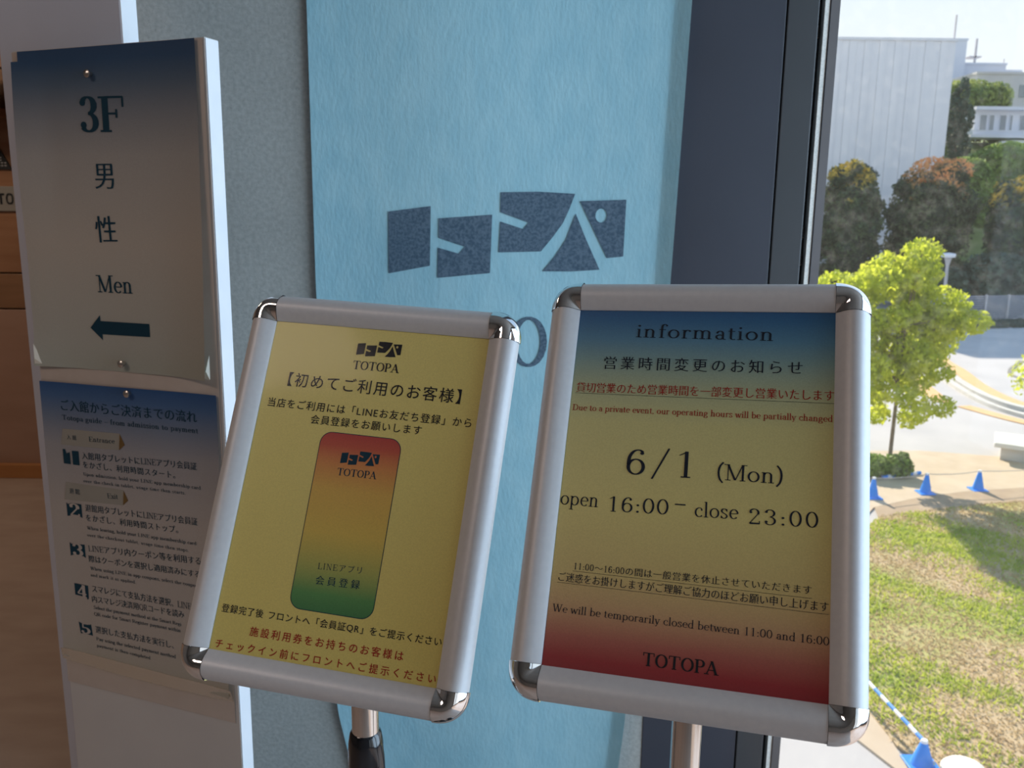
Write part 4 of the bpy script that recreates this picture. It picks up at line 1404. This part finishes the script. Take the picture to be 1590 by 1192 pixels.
# pale flat-topped stone bench
bench = thing('stone_bench', 'pale flat stone bench on the sandy path beside the road', 'bench', (13.6, 21.0, G))
MB().prism([(12.20, 20.95), (12.85, 22.1), (15.6, 20.6), (14.9, 19.3)], G + 0.34, G + 0.46).build('seat', M['white_stone'], bench, bevel=0.02)
MB().prism([(12.40, 20.98), (12.90, 21.85), (15.3, 20.5), (14.85, 19.6)], G - 0.02, G + 0.34).build('plinth', mat('shaded_stone', (0.55, 0.52, 0.46), 0.9), bench)


# traffic cones and the striped bars between them
def cone(x, y, label, h=0.46, group=None):
    t = thing('traffic_cone', label, 'cone', (x, y, G + 0.01), group)
    sq = [(x + 0.17 * a, y + 0.17 * b) for a, b in ((-1, -1), (1, -1), (1, 1), (-1, 1))]
    MB().prism(sq, G + 0.01, G + 0.035).build('base', M['cone'], t, bevel=0.008)
    MB().lathe([(0.125, G + 0.035), (0.030, G + h), (0.022, G + h + 0.008)], 20, x, y).build('body', M['cone'], t, smooth=True)
    MB().lathe([(0.036, G + h - 0.03), (0.040, G + h - 0.01), (0.034, G + h + 0.012)], 14, x, y).build('bar_ring', M['cone_white'], t, smooth=True)
    return t


cones = [(7.89, 17.86, 'blue traffic cone half hidden by the frame of the information sign'),
         (9.21, 18.21, 'blue traffic cone near the round shrub at the foot of the young tree'),
         (10.52, 18.48, 'blue traffic cone on the lawn edge nearer the stone bench')]
for x, y, lb in cones:
    cone(x, y, lb)
cone(4.62, 8.55, 'blue traffic cone on the path corner close below the window', 0.32)
cone(4.25, 10.9, 'blue traffic cone behind the chrome corner of the information sign', 0.46)


def striped_bar(a, b, label, r=0.018, n=9, m2='cone_white'):
    a, b = Vector(a), Vector(b)
    t = thing('striped_bar', label, 'bar', tuple(a))
    for i in range(n):
        p, q = a.lerp(b, i / n), a.lerp(b, (i + 1) / n)
        MB().tube([p, q], r, 8).build('bar_segment', M['cone'] if i % 2 == 0 else M[m2], t)
    return t


striped_bar((4.25, 10.9, G + 0.45), (4.62, 8.55, G + 0.31), 'blue and white striped bar running down to the cone below the window', 0.022, 17)
striped_bar((8.70, 19.25, G + 0.05), (9.75, 19.62, G + 0.05), 'blue and white striped bar lying beside the round shrub', 0.045, 9)
for a, b, lb in (((7.89, 17.86), (9.21, 18.21), 'grey cord between the half hidden cone and the shrub cone'), ((9.21, 18.21), (10.52, 18.48), 'grey cord between the shrub cone and the bench cone'), ((10.52, 18.48), (12.6, 18.9), 'grey cord running from the bench cone out of view')):
    pts = [(a[0] + (b[0] - a[0]) * k / 8, a[1] + (b[1] - a[1]) * k / 8, G + 0.45 - 0.035 * math.sin(PI * k / 8)) for k in range(9)]
    o = MB().tube(pts, 0.008, 6).build('barrier_cord', mat('grey_cord', (0.45, 0.44, 0.42), 0.8))
    tagp(o, lb, 'cord')
cone(12.6, 18.9, 'blue traffic cone beyond the bench cone at the end of the cord')

# white-capped lamp seen from above, close below the window
lampb = thing('globe_lamp', 'white domed lamp head peeping over the lower frame edge', 'lamp', (4.93, 8.25, G))
MB().lathe([(0.05, G), (0.05, G + 0.10), (0.16, G + 0.12), (0.235, G + 0.14), (0.24, G + 0.17), (0.20, G + 0.215), (0.10, G + 0.245), (0.01, G + 0.252)], 28, 4.93, 8.25).build('cap', M['white_stone'], lampb, smooth=True)

# street lamp
sl_ = thing('street_lamp', 'slim grey street lamp with a flat disc head by the road', 'lamp', (24.1, 48.0, G))
MB().lathe([(0.12, G), (0.10, G + 0.6), (0.085, -1.25), (0.14, -1.0), (0.20, -0.78)], 14, 24.1, 48.0).build('pole', M['lamp_metal'], sl_, smooth=True)
MB().lathe([(0.16, -0.80), (0.36, -0.76), (0.38, -0.62), (0.34, -0.56), (0.05, -0.52)], 24, 24.1, 48.0).build('lamp_head', M['cone_white'], sl_, smooth=True)


# ------------------------------------------------------------------ trees
def leaf_cloud(lobes, n, size, seed, flat=0.0, inner=0.35, squash=0.55):
    """leaf quads near the surface of the union of ellipsoid lobes [(cx, cy, cz, rx, ry, rz)]"""
    r = np.random.RandomState(seed)
    L = np.array(lobes, float)
    vol = (L[:, 3] * L[:, 4] + L[:, 4] * L[:, 5]) ** 1.0
    which = r.choice(len(L), n, p=vol / vol.sum())
    d = r.normal(size=(n, 3))
    d /= np.linalg.norm(d, axis=1)[:, None]
    rad = (1 - inner * r.rand(n) ** 1.6) if inner > 0 else 1 - inner * (r.rand(n) - 0.35)
    P = L[which, :3] + d * L[which, 3:] * rad[:, None]
    # drop leaves that are deep inside another lobe
    keep = np.ones(n, bool)
    for q in L:
        e = ((P - q[:3]) / q[3:])
        keep &= (e ** 2).sum(1) > (0.62 ** 2)
    P, d = P[keep], d[keep]
    m = len(P)
    nrm = d + r.normal(0, 0.75, (m, 3))
    nrm /= np.linalg.norm(nrm, axis=1)[:, None]
    a = np.cross(nrm, r.normal(size=(m, 3)))
    a /= np.linalg.norm(a, axis=1)[:, None]
    b = np.cross(nrm, a)
    s = size * r.uniform(0.6, 1.3, m)[:, None]
    a, b = a * s, b * s * squash
    return np.stack([P - a, P - b * 1.0, P + a, P + b * 1.0], 1), P


def tree(name, label, x, y, lobes, n, size, m, seed, trunk_h, trunk_r, branches=5, fresh=None, core=None, group=None, cat='tree', inner=0.35):
    t = thing(name, label, cat, (x, y, G), group)
    Q, P = leaf_cloud(lobes, n, size, seed, 0.0, inner)
    attr = None
    if fresh is not None:
        zt, zb = fresh
        attr = np.clip((P[:, 2] - zb) / (zt - zb), 0, 1.2)
    fast_mesh('foliage', Q, 4, m, t, 'stuff', attr=attr)
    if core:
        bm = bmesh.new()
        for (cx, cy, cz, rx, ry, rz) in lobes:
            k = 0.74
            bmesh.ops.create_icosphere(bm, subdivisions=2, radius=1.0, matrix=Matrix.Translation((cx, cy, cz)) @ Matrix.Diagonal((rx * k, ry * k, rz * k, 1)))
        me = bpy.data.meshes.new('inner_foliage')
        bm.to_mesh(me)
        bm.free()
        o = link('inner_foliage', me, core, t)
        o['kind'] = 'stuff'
    rr = random.Random(seed)
    mb = MB()
    top = G + trunk_h
    mb.tube([(x, y, G - 0.05), (x + 0.02, y, G + trunk_h * 0.5), (x, y, top)], [trunk_r, trunk_r * 0.8, trunk_r * 0.6], 10)
    o = mb.build('trunk', M['bark'], t, smooth=True)
    for k in range(branches):
        q = lobes[rr.randrange(len(lobes))]
        s0 = Vector((x, y, G + trunk_h * rr.uniform(0.6, 1.0)))
        e0 = Vector((q[0], q[1], q[2]))
        md = s0.lerp(e0, 0.5) + Vector((0, 0, -0.06 * (e0 - s0).length))
        MB().tube([s0, md, e0], [trunk_r * 0.5, trunk_r * 0.35, trunk_r * 0.14], 6).build('branch', M['bark'], t, smooth=True)
    return t


def dome(x, y, zb, zt, rx, ry, n, seed, jit=0.25):
    """lobes that make a bushy dome from zb to zt"""
    r = random.Random(seed)
    out = [(x, y, (zb + zt) / 2, rx * 0.93, ry * 0.9, (zt - zb) / 2 * 0.99), (x, y, zb + (zt - zb) * 0.62, rx * 0.9, ry * 0.9, (zt - zb) * 0.37)]
    for k in range(n):
        a = 2 * PI * k / n + r.uniform(-0.3, 0.3)
        h = r.uniform(0.05, 0.95)
        z = zb + (zt - zb) * h
        w = math.sqrt(max(0.08, 1 - (max(0, h - 0.45) / 0.6) ** 2))
        s = r.uniform(0.26, 0.42)
        out.append((x + rx * 0.72 * w * math.cos(a), y + ry * 0.72 * w * math.sin(a), min(z, zt - s * rx * 1.0), rx * s * 0.95, ry * s, rx * s * 0.8))
    return out


M['young_leaf'] = leaf_mat('young_tree_leaves', (0.46, 0.54, 0.035), (0.68, 0.72, 0.08), 0.6, scale=2.0)
M['photinia'] = leaf_mat('dark_leaves_with_orange_growth', (0.075, 0.115, 0.060), (0.14, 0.19, 0.085), 0.5, top=(0.95, 0.46, 0.17), z0=0.80, z1=0.95, scale=0.9)
M['photinia_y'] = leaf_mat('dark_leaves_with_yellow_growth', (0.065, 0.115, 0.060), (0.125, 0.185, 0.080), 0.5, top=(0.95, 0.66, 0.09), z0=0.82, z1=0.97, scale=0.9)
M['dark_leaf'] = leaf_mat('dark_evergreen_leaves', (0.055, 0.095, 0.070), (0.09, 0.14, 0.09), 0.2, scale=0.9)
M['mid_leaf'] = leaf_mat('mid_green_leaves', (0.15, 0.24, 0.06), (0.27, 0.38, 0.08), 0.35, scale=0.7)
M['light_leaf'] = leaf_mat('yellow_green_leaves', (0.20, 0.28, 0.07), (0.36, 0.42, 0.10), 0.35, scale=0.5)
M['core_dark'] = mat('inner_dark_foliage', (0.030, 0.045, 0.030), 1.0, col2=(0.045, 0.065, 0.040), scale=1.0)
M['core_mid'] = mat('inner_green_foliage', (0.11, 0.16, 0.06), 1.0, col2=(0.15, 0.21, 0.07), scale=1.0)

# young light-green tree on the path
yl = [(9.05, 19.7, -1.2, 1.15, 1.1, 1.3), (9.15, 19.6, -0.05, 0.50, 0.5, 0.80), (8.55, 19.8, -0.45, 0.50, 0.5, 0.62), (8.1, 19.6, -0.95, 0.60, 0.6, 0.55), (7.55, 19.7, -1.15, 0.55, 0.5, 0.50),
      (9.75, 19.7, -0.55, 0.50, 0.5, 0.55), (10.2, 19.8, -0.95, 0.42, 0.5, 0.45), (10.45, 19.6, -1.35, 0.40, 0.5, 0.35), (9.9, 19.7, -1.9, 0.55, 0.5, 0.45), (8.4, 19.7, -2.2, 0.55, 0.6, 0.55), (9.4, 19.6, -2.6, 0.65, 0.5, 0.40), (8.9, 19.7, -2.95, 0.60, 0.5, 0.30),
      (10.1, 19.6, -2.6, 0.42, 0.4, 0.28), (7.9, 19.7, -1.9, 0.55, 0.5, 0.45)]
def ragged(levels, seed):
    r = random.Random(seed)
    out = []
    for z, xa, xb, n, s in levels:
        for k in range(n):
            q = s * r.uniform(0.8, 1.35)
            x = xa + (xb - xa) * (k + r.uniform(0.2, 0.8)) / n
            out.append((x, 19.7 + r.uniform(-0.7, 0.7), z + r.uniform(-0.18, 0.18), q, q, q * 0.72))
    return out


yl = ragged([(0.50, 9.05, 9.45, 2, 0.26), (0.22, 8.35, 9.55, 4, 0.30), (-0.10, 7.7, 9.7, 6, 0.32), (-0.42, 7.3, 10.1, 8, 0.32), (-0.75, 7.2, 10.5, 9, 0.32), (-1.10, 7.4, 10.55, 9, 0.30),
             (-1.45, 7.4, 10.3, 8, 0.30), (-1.80, 7.7, 10.1, 7, 0.28), (-2.15, 7.8, 10.0, 6, 0.26), (-2.50, 8.0, 10.1, 6, 0.25), (-2.85, 8.3, 10.0, 5, 0.22), (-3.15, 8.5, 9.6, 3, 0.18)], 77)
tree('young_tree', 'slender young tree with bright yellow-green leaves on the sandy path', 9.02, 19.7, yl, 27000, 0.062, M['young_leaf'], 5, 3.6, 0.050, 22, inner=-0.55)
tree('round_shrub', 'low round green shrub at the foot of the young tree', 8.95, 19.55, [(8.55, 19.5, G + 0.26, 0.42, 0.36, 0.28), (9.10, 19.5, G + 0.24, 0.40, 0.34, 0.28), (9.30, 19.6, G + 0.28, 0.18, 0.2, 0.28)], 2600, 0.05, M['mid_leaf'], 6, 0.2, 0.02, 2, core=M['core_mid'], cat='shrub')

spec = [  # name label x y zb zt rx material seed fresh
    ('bushy_tree', 'dome-shaped dark tree with yellow tips beside the grey window bead', 23.0, 60, -4.4, 5.25, 2.3, 'photinia_y', 21, (5.3, -4.4), 9000),
    ('bushy_tree', 'narrow blue-green tree between the two orange-tipped trees', 25.9, 66, -4.4, 5.4, 1.75, 'dark_leaf', 22, None, 6000),
    ('bushy_tree', 'broad dark tree capped with orange-red new leaves', 28.55, 60, -4.4, 5.55, 3.05, 'photinia', 23, (5.6, -4.4), 14000),
    ('bushy_tree', 'dark tree with yellow-orange tips below the low white building', 33.9, 58, -4.4, 4.35, 2.6, 'photinia_y', 24, (4.4, -4.4), 11000),
    ('bushy_tree', 'dark tree hidden mostly behind the window frame', 17.6, 60, -4.4, 5.0, 2.6, 'photinia_y', 25, (5.1, -4.4), 5000),
    ('bushy_tree', 'small dark understorey tree behind the street lamp', 25.6, 54.5, -4.5, -0.9, 1.6, 'dark_leaf', 26, None, 5000),
    ('bushy_tree', 'dark understorey tree by the fence beyond the road', 29.6, 53, -4.5, -0.6, 2.0, 'dark_leaf', 27, None, 6000),
    ('bushy_tree', 'low dark tree hanging over the fence end', 26.4, 52.2, -4.4, -1.5, 1.2, 'dark_leaf', 28, None, 4000),
]
for nm, lb, x, y, zb, zt, rx, mk, sd, fr, n in spec:
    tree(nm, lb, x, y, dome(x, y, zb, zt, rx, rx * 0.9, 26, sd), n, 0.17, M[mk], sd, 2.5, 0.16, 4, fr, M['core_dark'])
# trees on the slope behind
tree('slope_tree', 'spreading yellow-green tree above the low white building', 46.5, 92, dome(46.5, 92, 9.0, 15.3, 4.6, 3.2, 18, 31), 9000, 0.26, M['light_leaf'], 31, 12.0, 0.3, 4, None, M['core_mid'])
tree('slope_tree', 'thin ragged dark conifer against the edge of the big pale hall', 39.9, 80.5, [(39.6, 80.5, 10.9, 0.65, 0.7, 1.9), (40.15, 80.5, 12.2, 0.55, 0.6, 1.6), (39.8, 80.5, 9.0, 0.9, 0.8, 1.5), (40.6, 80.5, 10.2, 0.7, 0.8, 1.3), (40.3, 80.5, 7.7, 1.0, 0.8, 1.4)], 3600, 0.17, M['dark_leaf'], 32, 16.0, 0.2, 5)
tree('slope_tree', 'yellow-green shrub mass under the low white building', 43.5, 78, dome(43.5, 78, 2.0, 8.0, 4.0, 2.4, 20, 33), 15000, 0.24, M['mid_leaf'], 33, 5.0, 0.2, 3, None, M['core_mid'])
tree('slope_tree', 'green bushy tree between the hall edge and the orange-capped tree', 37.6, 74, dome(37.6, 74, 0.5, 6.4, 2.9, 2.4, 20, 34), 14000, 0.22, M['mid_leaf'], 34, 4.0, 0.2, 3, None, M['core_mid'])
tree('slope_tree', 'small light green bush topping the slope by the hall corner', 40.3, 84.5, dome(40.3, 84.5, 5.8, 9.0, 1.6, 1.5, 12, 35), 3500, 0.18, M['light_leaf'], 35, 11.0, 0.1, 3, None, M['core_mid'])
# a row of lawn trees just out of view on the window side throws the long shadows over the grass
tree('lawn_tree', 'spreading lawn tree past the end of the cord', 13.9, 19.7, dome(13.9, 19.7, -2.6, 0.9, 1.9, 1.7, 16, 41), 7000, 0.08, M['young_leaf'], 41, 3.0, 0.09, 6)

# white fence and hedge at the far side of the road
fence = thing('boundary_fence', 'pale slatted fence across the road beneath the dark trees', 'fence', (28.0, 49.3, G))
for k in range(9):
    x = 22.5 + k * 1.5
    y = 47.9 + (x - 22.5) * 0.24
    MB().box(x, x + 0.10, y, y + 0.10, G, G + 1.75).build('post', M['lamp_metal'], fence)
for k in range(11):
    z = G + 0.35 + k * 0.125
    a = (22.5, 47.96)
    b = (34.6, 50.86)
    MB().add([(a[0], a[1], z), (b[0], b[1], z), (b[0], b[1], z + 0.09), (a[0], a[1], z + 0.09), (a[0], a[1] + 0.03, z), (b[0], b[1] + 0.03, z), (b[0], b[1] + 0.03, z + 0.09), (a[0], a[1] + 0.03, z + 0.09)],
             [(0, 1, 2, 3), (4, 7, 6, 5), (0, 4, 5, 1), (3, 2, 6, 7)]).build('slat', mat('pale_fence_slat', (0.30, 0.32, 0.37), 0.8) if k == 0 else bpy.data.materials['pale_fence_slat'], fence)
hd = thing('low_hedge', 'low dark hedge along the foot of the pale fence', 'hedge', (28, 48.2, G))
Q, P = leaf_cloud([(22.5 + k * 0.8, 47.0 + k * 0.19, G + 0.12, 0.7, 0.35, 0.35) for k in range(16)], 5000, 0.10, 51)
fast_mesh('foliage', Q, 4, M['dark_leaf'], hd, 'stuff')

# big pale hall clad in upright panels
hall = thing('pale_hall', 'large windowless pale grey hall clad in upright panels behind the trees', 'building', (27, 78, G))
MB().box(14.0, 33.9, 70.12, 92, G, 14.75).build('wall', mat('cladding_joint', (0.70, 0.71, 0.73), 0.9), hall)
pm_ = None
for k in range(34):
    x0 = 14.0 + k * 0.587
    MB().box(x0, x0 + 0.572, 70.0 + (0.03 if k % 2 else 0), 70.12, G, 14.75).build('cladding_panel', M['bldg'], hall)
MB().box(13.9, 34.05, 69.93, 92.1, 14.75, 14.95).build('parapet', M['bldg'], hall)
MB().box(31.0, 31.6, 71, 72, 14.95, 15.15).build('roof_box', M['far2'], hall)
MB().box(32.2, 33.6, 72, 74, 14.95, 15.15).build('roof_box', M['far2'], hall)
# hazy blocks farther back
def block(name, label, x0, x1, y0, y1, z0, z1, m, wins=(), extra=()):
    t = thing(name, label, 'building', ((x0 + x1) / 2, y0, z0))
    MB().box(x0, x1, y0, y1, z0, z1).build('wall', m, t)
    MB().box(x0 - 0.1, x1 + 0.1, y0 - 0.1, y1, z1, z1 + 0.3).build('parapet', m, t)
    for (a, b, c, d) in wins:
        MB().box(a, b, y0 - 0.06, y0 + 0.05, c, d).build('window', M['dark_glass'], t)
    for (a, b, c, d) in extra:
        MB().box(a, b, y0 + 1, y0 + 1 + (b - a), c, d).build('mast', M['far2'], t)
    return t


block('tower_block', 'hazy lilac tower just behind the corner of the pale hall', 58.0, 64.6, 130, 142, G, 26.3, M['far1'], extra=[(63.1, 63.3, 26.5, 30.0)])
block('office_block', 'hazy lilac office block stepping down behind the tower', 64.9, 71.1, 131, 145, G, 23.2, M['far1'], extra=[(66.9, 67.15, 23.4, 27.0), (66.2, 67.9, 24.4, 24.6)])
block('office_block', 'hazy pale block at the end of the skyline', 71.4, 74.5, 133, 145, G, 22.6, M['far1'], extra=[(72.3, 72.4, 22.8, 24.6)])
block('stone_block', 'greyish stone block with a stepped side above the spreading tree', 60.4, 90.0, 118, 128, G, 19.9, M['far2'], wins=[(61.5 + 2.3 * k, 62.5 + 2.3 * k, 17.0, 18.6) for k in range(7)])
# low white building with a terrace on the slope
lw = thing('white_pavilion', 'low white building with tall windows and a railed terrace on the slope', 'building', (48, 85, 9))
MB().box(43.75, 60.0, 85.0, 87.8, 9.0, 11.45).build('wall', M['white_render'], lw)
MB().box(43.5, 60.2, 84.4, 88.0, 11.45, 11.75).build('roof', M['white_render'], lw)
for k, (a, b) in enumerate(((44.2, 44.9), (45.1, 45.6), (46.1, 46.75), (47.05, 47.35), (48.0, 49.2), (49.5, 50.6), (51.2, 52.6), (53.2, 54.6))):
    f_ = MB().box(a, b, 84.93, 85.02, 9.55, 11.1).build('window', M['white_render'], lw)
    MB().box(a + 0.06, b - 0.06, 84.90, 84.95, 9.65, 11.0).build('pane', M['dark_glass'], f_)
MB().box(42.3, 60.0, 82.6, 85.0, 8.75, 9.0).build('terrace', M['white_render'], lw)
MB().box(42.3, 60.0, 82.60, 82.66, 9.30, 9.42).build('handrail', M['white_render'], lw)
MB().box(44.9, 60.0, 82.0, 82.5, 7.9, 8.4).build('lower_wall', M['white_render'], lw)
# wooded slope
V, F = [], []
nx, ny = 30, 16
for j in range(ny + 1):
    for i in range(nx + 1):
        x = 20 + i * 3.2
        y = 72 + j * 3.6
        h = np.interp(y, [72, 76, 84, 95, 130], [G, 0.5, 8.2, 9.4, 12.5]) * min(1, max(0, (x - 33) / 5)) + G * (1 - min(1, max(0, (x - 33) / 5)))
        V.append((x, y, h + 0.3 * math.sin(x * 0.9) * math.sin(y * 0.7)))
for j in range(ny):
    for i in range(nx):
        a = j * (nx + 1) + i
        F.append((a, a + 1, a + nx + 2, a + nx + 1))
MB().add(V, F).build('hill', M['hill'], kind='structure', smooth=True)

# repeats share a group phrase
for stem_, phrase in (('traffic_cone', 'blue traffic cones round the lawn'), ('bushy_tree', 'dark bushy trees beyond the road'), ('slope_tree', 'trees and shrubs on the slope'),
                      ('push_pin', 'steel pins in the paper posters'), ('sign_stand', 'snap-frame signs on poles'), ('barrier_cord', 'cords between the blue cones'),
                      ('striped_bar', 'blue and white striped bars'), ('office_block', 'hazy office blocks on the skyline'), ('ceiling_lamp', 'rectangular ceiling lamps')):
    for o_ in C.objects:
        if o_.parent is None and o_.name.split('.')[0] == stem_:
            o_['group'] = phrase
